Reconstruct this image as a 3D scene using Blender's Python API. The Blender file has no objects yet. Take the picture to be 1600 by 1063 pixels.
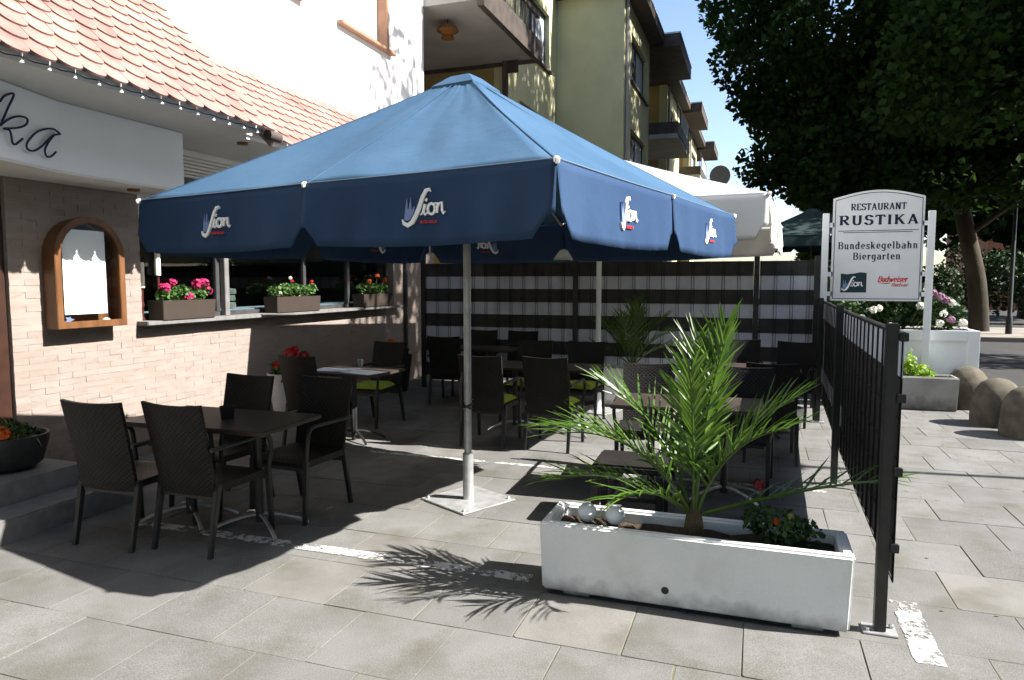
import bpy, bmesh, math, random
import numpy as np
from mathutils import Vector, Matrix
R = math.radians
random.seed(7)
rng = np.random.default_rng(11)
S = bpy.context.scene
COL = S.collection

# ------------------------------------------------------------------ camera, sky, sun, exposure
cam_d = bpy.data.cameras.new('camera')
cam_d.sensor_width = 36.0
cam_d.sensor_fit = 'HORIZONTAL'
cam_d.lens = 36.0 * 1107 / 1600
cam_d.clip_start = 0.05
cam_d.clip_end = 1500
cam = bpy.data.objects.new('camera', cam_d)
COL.objects.link(cam)
cam.location = (0, 0, 1.65)
cam.rotation_euler = (R(90 - 4.725), 0, R(19.1))
S.camera = cam

SUN_DIR = Vector((1.1, 0.12, 1.0)).normalized()
world = bpy.data.worlds.new('World')
S.world = world
world.use_nodes = True
wn = world.node_tree.nodes
sky = wn.new('ShaderNodeTexSky')
sky.sky_type = 'NISHITA'
sky.sun_disc = False
sky.sun_elevation = math.asin(SUN_DIR.z)
sky.sun_rotation = math.atan2(SUN_DIR.x, SUN_DIR.y)
sky.air_density = 1.0
sky.dust_density = 1.2
wn['Background'].inputs['Strength'].default_value = 0.076
world.node_tree.links.new(sky.outputs[0], wn['Background'].inputs['Color'])
sun_d = bpy.data.lights.new('sun', 'SUN')
sun_d.energy = 5.0
sun_d.angle = R(0.5)
sun_d.color = (1.0, 0.965, 0.92)
sun = bpy.data.objects.new('sun', sun_d)
COL.objects.link(sun)
sun.location = (20, 5, 30)
sun.rotation_euler = SUN_DIR.to_track_quat('Z', 'Y').to_euler()
S.view_settings.view_transform = 'Standard'
S.view_settings.look = 'None'
S.view_settings.gamma = 1.0
S.view_settings.exposure = 1.8

# ------------------------------------------------------------------ materials
MATS = {}


def mat(name, c1, c2=None, scale=6.0, rough=0.8, bump=0.0, bscale=40.0, metallic=0.0, rand=0.0, spec=0.3,
        detail=5.0, coord='W', trans=0.0, c3=None, scale3=1.5, lo=0.38, hi=0.62, sheen=0.0, stretch=(1, 1, 1), speck=0.0):
    """noise-mixed principled material; rand = brightness change per object"""
    if name in MATS:
        return MATS[name]
    m = bpy.data.materials.new(name)
    m.use_nodes = True
    nt = m.node_tree
    N, Lk = nt.nodes, nt.links
    b = N['Principled BSDF']
    b.inputs['Roughness'].default_value = rough
    b.inputs['Metallic'].default_value = metallic
    b.inputs['Specular IOR Level'].default_value = spec
    if sheen:
        b.inputs['Sheen Weight'].default_value = sheen
    if coord == 'W':
        src = N.new('ShaderNodeNewGeometry').outputs['Position']
    else:
        src = N.new('ShaderNodeTexCoord').outputs['Object']
    mp = N.new('ShaderNodeMapping')
    mp.inputs['Scale'].default_value = stretch
    Lk.new(src, mp.inputs['Vector'])
    src = mp.outputs['Vector']

    def noise(sc, d=detail):
        n = N.new('ShaderNodeTexNoise')
        n.inputs['Scale'].default_value = sc
        n.inputs['Detail'].default_value = d
        Lk.new(src, n.inputs['Vector'])
        return n.outputs['Fac']

    def ramp(fac, a, z):
        r = N.new('ShaderNodeMapRange')
        r.inputs['From Min'].default_value = a
        r.inputs['From Max'].default_value = z
        Lk.new(fac, r.inputs['Value'])
        return r.outputs['Result']

    def mix(fac, a, z):
        x = N.new('ShaderNodeMix')
        x.data_type = 'RGBA'
        Lk.new(fac, x.inputs[0])
        for i, v in ((6, a), (7, z)):
            if isinstance(v, (tuple, list)):
                x.inputs[i].default_value = (*v[:3], 1)
            else:
                Lk.new(v, x.inputs[i])
        return x.outputs[2]
    col = c1
    if c2 is not None:
        col = mix(ramp(noise(scale), lo, hi), c1, c2)
    if c3 is not None:
        col = mix(ramp(noise(scale3, 6), 0.52, 0.72), col, c3)
    if speck:
        hs2 = N.new('ShaderNodeHueSaturation')
        sr = N.new('ShaderNodeMapRange')
        sr.inputs['From Min'].default_value = 0.3
        sr.inputs['From Max'].default_value = 0.7
        sr.inputs['To Min'].default_value = 1 - speck
        sr.inputs['To Max'].default_value = 1 + speck
        Lk.new(noise(190, 4), sr.inputs['Value'])
        Lk.new(sr.outputs['Result'], hs2.inputs['Value'])
        Lk.new(col, hs2.inputs['Color'])
        col = hs2.outputs['Color']
    if rand:
        oi = N.new('ShaderNodeObjectInfo')
        hs = N.new('ShaderNodeHueSaturation')
        rr = N.new('ShaderNodeMapRange')
        rr.inputs['To Min'].default_value = 1 - rand
        rr.inputs['To Max'].default_value = 1 + rand
        Lk.new(oi.outputs['Random'], rr.inputs['Value'])
        Lk.new(rr.outputs['Result'], hs.inputs['Value'])
        if isinstance(col, tuple):
            hs.inputs['Color'].default_value = (*col[:3], 1)
        else:
            Lk.new(col, hs.inputs['Color'])
        col = hs.outputs['Color']
    if isinstance(col, tuple):
        b.inputs['Base Color'].default_value = (*col[:3], 1)
    else:
        Lk.new(col, b.inputs['Base Color'])
    if bump:
        bp = N.new('ShaderNodeBump')
        bp.inputs['Strength'].default_value = bump
        bp.inputs['Distance'].default_value = 0.01
        Lk.new(noise(bscale, 3), bp.inputs['Height'])
        Lk.new(bp.outputs['Normal'], b.inputs['Normal'])
    if trans:
        t = N.new('ShaderNodeBsdfTranslucent')
        if isinstance(col, tuple):
            t.inputs['Color'].default_value = (*col[:3], 1)
        else:
            Lk.new(col, t.inputs['Color'])
        ms = N.new('ShaderNodeMixShader')
        ms.inputs[0].default_value = trans
        Lk.new(b.outputs[0], ms.inputs[1])
        Lk.new(t.outputs[0], ms.inputs[2])
        Lk.new(ms.outputs[0], N['Material Output'].inputs['Surface'])
    MATS[name] = m
    return m


def splash_dirt(m, z_top, col):
    """rain splash and soil dirt clinging to the foot of a wall or trough"""
    N, Lk = m.node_tree.nodes, m.node_tree.links
    b = N['Principled BSDF']
    src = b.inputs['Base Color'].links[0].from_socket
    g = N.new('ShaderNodeNewGeometry')
    sx = N.new('ShaderNodeSeparateXYZ')
    Lk.new(g.outputs['Position'], sx.inputs[0])
    nz = N.new('ShaderNodeTexNoise')
    nz.inputs['Scale'].default_value = 11
    nz.inputs['Detail'].default_value = 6
    Lk.new(g.outputs['Position'], nz.inputs['Vector'])
    ml = N.new('ShaderNodeMath')
    ml.operation = 'MULTIPLY_ADD'
    ml.inputs[1].default_value = -2.2 * z_top
    Lk.new(nz.outputs['Fac'], ml.inputs[0])
    Lk.new(sx.outputs['Z'], ml.inputs[2])
    mr = N.new('ShaderNodeMapRange')
    mr.inputs['From Min'].default_value = -z_top * 1.3
    mr.inputs['From Max'].default_value = z_top * 0.2
    mr.inputs['To Min'].default_value = 0.8
    mr.inputs['To Max'].default_value = 0.0
    Lk.new(ml.outputs[0], mr.inputs['Value'])
    x = N.new('ShaderNodeMix')
    x.data_type = 'RGBA'
    Lk.new(mr.outputs['Result'], x.inputs[0])
    Lk.new(src, x.inputs[6])
    x.inputs[7].default_value = (*col, 1)
    Lk.new(x.outputs[2], b.inputs['Base Color'])


def wicker(name, ca, cb, sx=55.0, sz=70.0):
    m = bpy.data.materials.new(name)
    m.use_nodes = True
    N, Lk = m.node_tree.nodes, m.node_tree.links
    b = N['Principled BSDF']
    b.inputs['Roughness'].default_value = 0.55
    b.inputs['Specular IOR Level'].default_value = 0.2
    tc = N.new('ShaderNodeTexCoord')
    mp = N.new('ShaderNodeMapping')
    mp.inputs['Scale'].default_value = (sx, sx, sz)
    Lk.new(tc.outputs['Object'], mp.inputs['Vector'])
    ch = N.new('ShaderNodeTexChecker')
    ch.inputs['Scale'].default_value = 1.0
    Lk.new(mp.outputs['Vector'], ch.inputs['Vector'])
    nz = N.new('ShaderNodeTexNoise')
    nz.inputs['Scale'].default_value = 9
    Lk.new(tc.outputs['Object'], nz.inputs['Vector'])
    mx = N.new('ShaderNodeMix')
    mx.data_type = 'RGBA'
    mx.inputs[6].default_value = (*ca, 1)
    mx.inputs[7].default_value = (*cb, 1)
    ad = N.new('ShaderNodeMath')
    ad.operation = 'MULTIPLY'
    Lk.new(ch.outputs['Fac'], ad.inputs[0])
    Lk.new(nz.outputs['Fac'], ad.inputs[1])
    Lk.new(ad.outputs[0], mx.inputs[0])
    Lk.new(mx.outputs[2], b.inputs['Base Color'])
    bp = N.new('ShaderNodeBump')
    bp.inputs['Strength'].default_value = 0.6
    bp.inputs['Distance'].default_value = 0.006
    Lk.new(ch.outputs['Fac'], bp.inputs['Height'])
    Lk.new(bp.outputs['Normal'], b.inputs['Normal'])
    return m


def glass_mat(name, tint=(0.9, 0.95, 0.95), f=1.0):
    m = bpy.data.materials.new(name)
    m.use_nodes = True
    N, Lk = m.node_tree.nodes, m.node_tree.links
    t = N.new('ShaderNodeBsdfTransparent')
    t.inputs['Color'].default_value = (*tint, 1)
    g = N.new('ShaderNodeBsdfGlossy')
    g.inputs['Roughness'].default_value = 0.02
    lw = N.new('ShaderNodeLayerWeight')            # facing term: the same from both sides of the thin pane
    lw.inputs['Blend'].default_value = 0.5
    pw = N.new('ShaderNodeMath')
    pw.operation = 'POWER'
    pw.inputs[1].default_value = 4.0
    Lk.new(lw.outputs['Facing'], pw.inputs[0])
    ml = N.new('ShaderNodeMath')
    ml.operation = 'MULTIPLY_ADD'
    ml.inputs[1].default_value = 0.8 * f
    ml.inputs[2].default_value = 0.04 * f
    Lk.new(pw.outputs[0], ml.inputs[0])
    ms = N.new('ShaderNodeMixShader')
    Lk.new(ml.outputs[0], ms.inputs[0])
    Lk.new(t.outputs[0], ms.inputs[1])
    Lk.new(g.outputs[0], ms.inputs[2])
    Lk.new(ms.outputs[0], N['Material Output'].inputs['Surface'])
    return m


M_SLAB = mat('slab_concrete', (0.144, 0.142, 0.135), (0.120, 0.118, 0.110), 3.2, 0.9, 0.25, 320, rand=0.09, c3=(0.100, 0.096, 0.081), scale3=3.1, spec=0.12, speck=0.32)
M_SLABWARM = mat('slab_concrete_warm', (0.156, 0.150, 0.140), (0.130, 0.125, 0.115), 3.2, 0.9, 0.25, 320, rand=0.08, c3=(0.10, 0.094, 0.078), scale3=3.1, spec=0.12, speck=0.2)
M_JOINT = mat('joint_moss', (0.125, 0.115, 0.072), (0.085, 0.083, 0.045), 9, 0.95, 0.5, 90)
M_ASPH = mat('asphalt', (0.030, 0.030, 0.030), (0.04, 0.038, 0.036), 2, 0.9, 0.5, 220)
M_SIDEWALK = mat('far_sidewalk', (0.22, 0.20, 0.17), (0.16, 0.145, 0.125), 1.5, 0.9, 0.3, 60)
M_PAINT = mat('worn_white_paint', (0.52, 0.515, 0.50), (0.17, 0.167, 0.157), 42, 0.8, 0.4, 150, lo=.5, hi=.66)
M_BRICK = mat('clinker_brick', (0.240, 0.196, 0.166), (0.264, 0.222, 0.192), 5, 0.9, 0.5, 130, rand=0.045, stretch=(1, 1, 3))
M_MORTAR = mat('brick_mortar', (0.235, 0.192, 0.162), (0.20, 0.162, 0.136), 6, 0.95, 0.4, 120)
M_PLASTER = mat('white_plaster', (0.80, 0.80, 0.79), (0.74, 0.74, 0.73), 1.6, 0.9, 0.25, 120)
M_FASCIA = mat('fascia_paint', (0.80, 0.81, 0.81), (0.76, 0.77, 0.77), 1.1, 0.75, 0.1, 60)
M_SOFFIT = mat('soffit_boards', (0.68, 0.67, 0.64), (0.63, 0.62, 0.59), 2, 0.8)
M_TILE = mat('clay_roof_tile', (0.225, 0.124, 0.103), (0.255, 0.158, 0.135), 4, 0.7, 0.3, 80, rand=0.09, c3=(0.165, 0.088, 0.072), scale3=3.0)
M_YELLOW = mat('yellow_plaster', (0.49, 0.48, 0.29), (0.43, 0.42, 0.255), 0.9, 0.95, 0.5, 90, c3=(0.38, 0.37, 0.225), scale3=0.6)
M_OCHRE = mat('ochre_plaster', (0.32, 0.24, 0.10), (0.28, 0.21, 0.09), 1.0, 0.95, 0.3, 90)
M_DARKWOOD = mat('dark_fascia_wood', (0.045, 0.035, 0.03), (0.07, 0.055, 0.045), 5, 0.7, 0.3, 60)
M_GREYCONC = mat('grey_balcony_concrete', (0.34, 0.32, 0.30), (0.29, 0.275, 0.26), 1.4, 0.9, 0.2, 60)
M_WOOD = mat('oak_varnish', (0.15, 0.068, 0.028), (0.095, 0.042, 0.017), 9, 0.4, 0.15, 60, stretch=(1, 1, 0.25))
M_BROWNTRIM = mat('brown_window_trim', (0.34, 0.19, 0.12), (0.29, 0.16, 0.10), 5, 0.6)
M_ANTHRA = mat('anthracite_frame', (0.035, 0.035, 0.036), (0.05, 0.05, 0.05), 8, 0.45, rand=0.0, spec=0.4)
M_BLACKMETAL = mat('black_powder_coat', (0.012, 0.012, 0.013), (0.02, 0.02, 0.02), 12, 0.4, 0.1, 200, spec=0.4)
M_GALV = mat('galvanised_steel', (0.46, 0.46, 0.45), (0.36, 0.36, 0.36), 14, 0.42, 0.1, 90, metallic=0.55)
M_ALU = mat('silver_tube', (0.55, 0.55, 0.54), (0.42, 0.42, 0.42), 10, 0.35, metallic=0.8)
M_WHITEPLANTER = mat('whitewashed_concrete', (0.74, 0.74, 0.725), (0.70, 0.70, 0.685), 2.2, 0.85, 0.35, 110, c3=(0.66, 0.655, 0.63), scale3=5, speck=.04)
M_GREYPLANTER = mat('weathered_concrete', (0.33, 0.32, 0.30), (0.25, 0.24, 0.22), 3.2, 0.9, 0.45, 90, c3=(0.17, 0.165, 0.14), scale3=3)
splash_dirt(M_WHITEPLANTER, 0.085, (0.085, 0.078, 0.06))
splash_dirt(M_GREYPLANTER, 0.16, (0.06, 0.058, 0.045))
M_WHITEWOOD = mat('white_painted_wood', (0.74, 0.76, 0.76), (0.68, 0.70, 0.70), 2.5, 0.6, 0.1, 80)
M_BOLLARD = mat('exposed_aggregate', (0.125, 0.108, 0.080), (0.085, 0.074, 0.056), 9, 0.95, 0.9, 150, c3=(0.055, 0.052, 0.036), scale3=3, speck=.3)
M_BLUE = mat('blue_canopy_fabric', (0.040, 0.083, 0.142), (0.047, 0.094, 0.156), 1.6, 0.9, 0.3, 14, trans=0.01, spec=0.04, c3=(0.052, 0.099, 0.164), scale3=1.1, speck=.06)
M_VALSHADE = mat('shaded_valance_fabric', (0.027, 0.051, 0.104), (0.031, 0.058, 0.115), 1.6, 0.9, 0.3, 14, trans=0.01, spec=0.04, c3=(0.036, 0.065, 0.123), scale3=1.1, speck=.06)  # slightly darker cloth, deepened further to put the valance's shade into its colour
M_WHITEFAB = mat('white_canopy_fabric', (0.78, 0.77, 0.74), (0.72, 0.71, 0.68), 2.5, 0.9, 0.2, 8, trans=0.22, spec=0.1)
M_GREENFAB = mat('green_canopy_fabric', (0.008, 0.022, 0.021), (0.012, 0.028, 0.026), 2.5, 0.9)
M_PRINTWHITE = mat('white_print', (0.80, 0.81, 0.82), rough=0.7)
M_PRINTBLUE = mat('slate_blue_print', (0.16, 0.22, 0.40), rough=0.7)
M_PRINTRED = mat('red_print', (0.62, 0.06, 0.07), rough=0.7)
M_SIGNWHITE = mat('sign_white', (0.66, 0.68, 0.68), (0.62, 0.64, 0.64), 3, 0.35)
M_SIGNNAVY = mat('sign_navy', (0.012, 0.02, 0.05), rough=0.4)
M_SIGNTEAL = mat('sign_teal', (0.008, 0.028, 0.04), rough=0.4)
M_NEON = mat('navy_letter_tube', (0.02, 0.015, 0.07), rough=0.4)
M_LEAF = mat('plane_leaf', (0.016, 0.036, 0.006), (0.028, 0.058, 0.010), 0.9, 0.6, trans=0.42, spec=0.12)
M_HEDGE = mat('hedge_leaf', (0.013, 0.03, 0.008), (0.022, 0.046, 0.012), 1.2, 0.6, trans=0.15)
M_BARK = mat('plane_bark', (0.026, 0.021, 0.015), (0.055, 0.045, 0.028), 2.2, 0.95, 0.9, 18, c3=(0.045, 0.038, 0.024), scale3=4, stretch=(1, 1, 0.4))
M_PALM = mat('palm_leaf', (0.080, 0.155, 0.014), (0.052, 0.115, 0.011), 5, 0.36, trans=0.32, spec=0.55)
M_PALMTRUNK = mat('palm_trunk', (0.10, 0.075, 0.04), (0.06, 0.045, 0.025), 20, 0.95, 0.9, 60)
M_STALK = mat('green_stalk', (0.14, 0.19, 0.04), (0.10, 0.15, 0.03), 8, 0.5)
M_GERLEAF = mat('geranium_leaf', (0.075, 0.15, 0.036), (0.05, 0.11, 0.025), 25, 0.6, trans=0.25)
M_DARKLEAF = mat('shrub_leaf', (0.022, 0.05, 0.013), (0.033, 0.072, 0.018), 10, 0.55, trans=0.2)
M_LIMELEAF = mat('lime_leaf', (0.30, 0.42, 0.03), (0.20, 0.34, 0.03), 12, 0.6, trans=0.35)
M_GRASSLEAF = mat('straw_grass', (0.28, 0.27, 0.10), (0.15, 0.20, 0.05), 9, 0.6, trans=0.25)
M_PINK = mat('pink_petal', (0.46, 0.025, 0.12), (0.36, 0.018, 0.09), 40, 0.6, trans=0.25)
M_RED = mat('red_petal', (0.48, 0.02, 0.016), (0.38, 0.012, 0.012), 40, 0.6, trans=0.25)
M_REDSHADE = mat('shaded_red_petal', (0.22, 0.03, 0.04), (0.16, 0.02, 0.03), 40, 0.7, trans=0.2)  # red petal dulled, the bloom's shade put into its colour
M_ORANGE = mat('orange_petal', (0.60, 0.14, 0.02), (0.50, 0.09, 0.015), 40, 0.6, trans=0.25)
M_WHITEPETAL = mat('white_petal', (0.78, 0.77, 0.70), rough=0.7, trans=0.2)
M_MAUVE = mat('mauve_petal', (0.26, 0.13, 0.20), (0.34, 0.20, 0.27), 30, 0.7, trans=0.2)
M_WICKERBOX = wicker('brown_wicker', (0.04, 0.03, 0.024), (0.068, 0.053, 0.042))
M_WICKER = wicker('black_wicker', (0.006, 0.0056, 0.005), (0.036, 0.033, 0.030))
M_TABLETOP = mat('dark_table_top', (0.035, 0.026, 0.022), (0.05, 0.038, 0.032), 6, 0.38, spec=0.35)
M_CUSHION = mat('lime_cushion', (0.26, 0.33, 0.035), (0.21, 0.27, 0.03), 12, 0.9, 0.3, 160)
M_POTGREY = mat('grey_pot', (0.42, 0.43, 0.44), (0.36, 0.37, 0.38), 5, 0.6)
M_POTDARK = mat('anthracite_pot', (0.018, 0.018, 0.019), (0.03, 0.03, 0.03), 8, 0.6, 0.2, 40)
M_SOIL = mat('soil', (0.035, 0.024, 0.016), (0.06, 0.042, 0.028), 30, 1.0, 0.9, 90)
M_GLOBE = mat('white_globe', (0.80, 0.80, 0.82), rough=0.5, spec=0.25)
M_STRIPDARK = mat('dark_privacy_strip', (0.028, 0.027, 0.027), (0.036, 0.035, 0.034), 6, 0.6)
M_STRIPLIGHT = mat('light_privacy_strip', (0.50, 0.52, 0.58), (0.45, 0.47, 0.53), 4, 0.6, trans=0.03)
M_GLASS = glass_mat('window_glass', (0.62, 0.68, 0.70), 1.0)
M_CASEGLASS = glass_mat('case_glass', (0.95, 0.97, 0.97), 0.8)
M_PANE = mat('dark_pane', (0.05, 0.06, 0.07), rough=0.05, spec=0.6)
M_CURTAIN = mat('pale_curtain', (0.42, 0.45, 0.47), (0.34, 0.37, 0.40), 3, 0.8, stretch=(1, 6, 0.3))
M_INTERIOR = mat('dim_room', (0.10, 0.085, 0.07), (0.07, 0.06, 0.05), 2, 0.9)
M_PAPER = mat('paper', (0.82, 0.82, 0.80), rough=0.8)
M_WAX = mat('candle_wax', (0.75, 0.70, 0.58), rough=0.5)
M_AMBER = mat('amber_glass', (0.22, 0.10, 0.03), (0.14, 0.06, 0.02), 30, 0.25)
M_STONE = mat('pale_stones', (0.48, 0.44, 0.34), (0.38, 0.34, 0.26), 14, 0.9, 0.5, 60)
M_SATDISH = mat('dish_grey', (0.16, 0.16, 0.17), rough=0.5)
M_STEP = mat('granite_step', (0.17, 0.167, 0.16), (0.135, 0.132, 0.127), 12, 0.8, 0.4, 160)
M_CLEAR = glass_mat('clear_glass', (0.93, 0.95, 0.95), 1.6)


# ------------------------------------------------------------------ mesh helpers
class MB:
    def __init__(s):
        s.v, s.f = [], []

    def add(s, vs, fs):
        o = len(s.v)
        s.v += [tuple(p) for p in vs]
        s.f += [tuple(i + o for i in f) for f in fs]
        return s

    def box(s, x0, x1, y0, y1, z0, z1):
        return s.hexa([(x0, y0, z0), (x1, y0, z0), (x1, y1, z0), (x0, y1, z0), (x0, y0, z1), (x1, y0, z1), (x1, y1, z1), (x0, y1, z1)])

    def hexa(s, p):
        return s.add(p, [(3, 2, 1, 0), (4, 5, 6, 7), (0, 1, 5, 4), (1, 2, 6, 5), (2, 3, 7, 6), (3, 0, 4, 7)])

    def tube(s, pts, r, n=8, caps=True):
        pts = [Vector(p) for p in pts]
        rs = r if isinstance(r, (list, tuple)) else [r] * len(pts)
        t0 = (pts[1] - pts[0]).normalized()
        up = Vector((0, 0, 1)) if abs(t0.z) < 0.95 else Vector((1, 0, 0))
        a = t0.cross(up).normalized()
        vs, fs = [], []
        for i, p in enumerate(pts):
            t = (pts[min(i + 1, len(pts) - 1)] - pts[max(i - 1, 0)]).normalized()
            a = (a - t * a.dot(t)).normalized()
            b = t.cross(a)
            for k in range(n):
                q = 2 * math.pi * k / n
                vs.append(p + (a * math.cos(q) + b * math.sin(q)) * rs[i])
        for i in range(len(pts) - 1):
            for k in range(n):
                fs.append((i * n + k, i * n + (k + 1) % n, (i + 1) * n + (k + 1) % n, (i + 1) * n + k))
        if caps:
            fs.append(tuple(reversed(range(n))))
            fs.append(tuple((len(pts) - 1) * n + k for k in range(n)))
        return s.add(vs, fs)

    def lathe(s, prof, n=20, c=(0, 0, 0), close=True):
        vs, fs = [], []
        for r, z in prof:
            for k in range(n):
                q = 2 * math.pi * k / n
                vs.append((c[0] + r * math.cos(q), c[1] + r * math.sin(q), c[2] + z))
        for i in range(len(prof) - 1):
            for k in range(n):
                fs.append((i * n + k, i * n + (k + 1) % n, (i + 1) * n + (k + 1) % n, (i + 1) * n + k))
        if close:
            fs.append(tuple(reversed(range(n))))
            fs.append(tuple((len(prof) - 1) * n + k for k in range(n)))
        return s.add(vs, fs)

    def prism(s, poly, fn, d0, d1):
        n = len(poly)
        vs = [fn(a, b, d0) for a, b in poly] + [fn(a, b, d1) for a, b in poly]
        fs = [tuple(reversed(range(n))), tuple(range(n, 2 * n))]
        fs += [(k, (k + 1) % n, n + (k + 1) % n, n + k) for k in range(n)]
        return s.add(vs, fs)

    def stroke(s, pts, ws, fn, t=0.002):
        """flat pen stroke in a plane; fn(u, v, d) -> 3D"""
        n = len(pts)
        L, Rr = [], []
        for i in range(n):
            x0, y0 = pts[max(i - 1, 0)]
            x1, y1 = pts[min(i + 1, n - 1)]
            dx, dy = x1 - x0, y1 - y0
            l = math.hypot(dx, dy) or 1
            nx, ny = -dy / l, dx / l
            w = ws[i] / 2 if isinstance(ws, (list, tuple)) else ws / 2
            L.append((pts[i][0] + nx * w, pts[i][1] + ny * w))
            Rr.append((pts[i][0] - nx * w, pts[i][1] - ny * w))
        vs = [fn(a, b, t) for a, b in L] + [fn(a, b, t) for a, b in Rr] + [fn(a, b, 0) for a, b in L] + [fn(a, b, 0) for a, b in Rr]
        fs = []
        for i in range(n - 1):
            fs.append((i, i + 1, n + i + 1, n + i))
            fs.append((2 * n + i + 1, 2 * n + i, 3 * n + i, 3 * n + i + 1))
            fs.append((i + 1, i, 2 * n + i, 2 * n + i + 1))
            fs.append((n + i, n + i + 1, 3 * n + i + 1, 3 * n + i))
        return s.add(vs, fs)

    def mesh(s, name, m=None, smooth=False, bevel=0.0, seg=2, angle=30):
        me = bpy.data.meshes.new(name)
        me.from_pydata(s.v, [], s.f)
        bm = bmesh.new()
        bm.from_mesh(me)
        bmesh.ops.recalc_face_normals(bm, faces=bm.faces)
        if bevel:
            es = [e for e in bm.edges if len(e.link_faces) == 2 and e.calc_face_angle(0) > R(angle)]
            bmesh.ops.bevel(bm, geom=es, offset=bevel, segments=seg, affect='EDGES', clamp_overlap=True)
        bm.to_mesh(me)
        bm.free()
        if smooth:
            for p in me.polygons:
                p.use_smooth = True
            if smooth != 'all':
                try:
                    me.set_sharp_from_angle(angle=R(40))
                except Exception:
                    pass
        if m:
            me.materials.append(m)
        return me

    def build(s, name, m, parent=None, smooth=False, bevel=0.0, seg=2):
        return link(name, s.mesh(name, m, smooth, bevel, seg), parent)


def link(name, me, parent=None, loc=None, rot=None):
    o = bpy.data.objects.new(name, me)
    COL.objects.link(o)
    if parent:
        o.parent = parent
    if loc is not None:
        o.location = loc
    if rot is not None:
        o.rotation_euler = rot
    return o


def tag(o, label=None, cat=None, group=None, kind=None):
    if label:
        o['label'] = label
    if cat:
        o['category'] = cat
    if group:
        o['group'] = group
    if kind:
        o['kind'] = kind
    return o


def thing(name, label, cat, loc=(0, 0, 0), rz=0.0, group=None):
    o = bpy.data.objects.new(name, None)
    COL.objects.link(o)
    o.location = loc
    o.rotation_euler = (0, 0, rz)
    return tag(o, label, cat, group)


def copy_tree(o, parent=None):
    c = o.copy()
    COL.objects.link(c)
    c.parent = parent
    for ch in o.children:
        copy_tree(ch, c)
    return c


def fast_mesh(name, V, nper, m, smooth=False):
    """V: (n, nper, 3) array of separate polygons"""
    n = V.shape[0]
    me = bpy.data.meshes.new(name)
    me.vertices.add(n * nper)
    me.vertices.foreach_set('co', V.reshape(-1).astype(np.float32))
    me.loops.add(n * nper)
    me.loops.foreach_set('vertex_index', np.arange(n * nper, dtype=np.int32))
    me.polygons.add(n)
    me.polygons.foreach_set('loop_start', np.arange(0, n * nper, nper, dtype=np.int32))
    me.update(calc_edges=True)
    me.validate()
    me.materials.append(m)
    return me


def leaf_cloud(clumps, n, size, flat=0.3, shell=0.5):
    """kite-shaped leaves scattered through ellipsoid clumps -> (n,4,3)"""
    clumps = np.array(clumps, float)          # x y z rx ry rz
    vol = clumps[:, 3] * clumps[:, 4] * clumps[:, 5]
    idx = rng.choice(len(clumps), n, p=vol / vol.sum())
    d = rng.normal(size=(n, 3))
    d /= np.linalg.norm(d, axis=1)[:, None]
    rad = rng.random(n) ** (1 / 3.0)
    rad = np.where(rng.random(n) < shell, 0.75 + 0.25 * rng.random(n), rad)
    c = clumps[idx, :3] + d * rad[:, None] * clumps[idx, 3:]
    nn = rng.normal(size=(n, 3))
    nn[:, 2] += flat * 2
    nn /= np.linalg.norm(nn, axis=1)[:, None]
    t = np.cross(nn, rng.normal(size=(n, 3)))
    t /= np.linalg.norm(t, axis=1)[:, None]
    b = np.cross(nn, t)
    s = size * (0.6 + 0.8 * rng.random(n))[:, None]
    p0 = c - t * s * 0.5
    p1 = c + b * s * 0.42 - t * s * 0.05 + nn * s * 0.10
    p2 = c + t * s * 0.5
    p3 = c - b * s * 0.42 - t * s * 0.05 + nn * s * 0.10
    return np.stack([p0, p1, p2, p3], axis=1)


XZ = lambda y: (lambda a, b, d: (a, y + d, b))


# ------------------------------------------------------------------ pen-stroke lettering
def arc(cx, cy, rx, ry, a0, a1, n=9):
    return [(cx + rx * math.cos(R(a0 + (a1 - a0) * i / n)), cy + ry * math.sin(R(a0 + (a1 - a0) * i / n))) for i in range(n + 1)]


def ser(x, y, w=0.13):
    return [(x - w, y), (x + w, y)]


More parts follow.
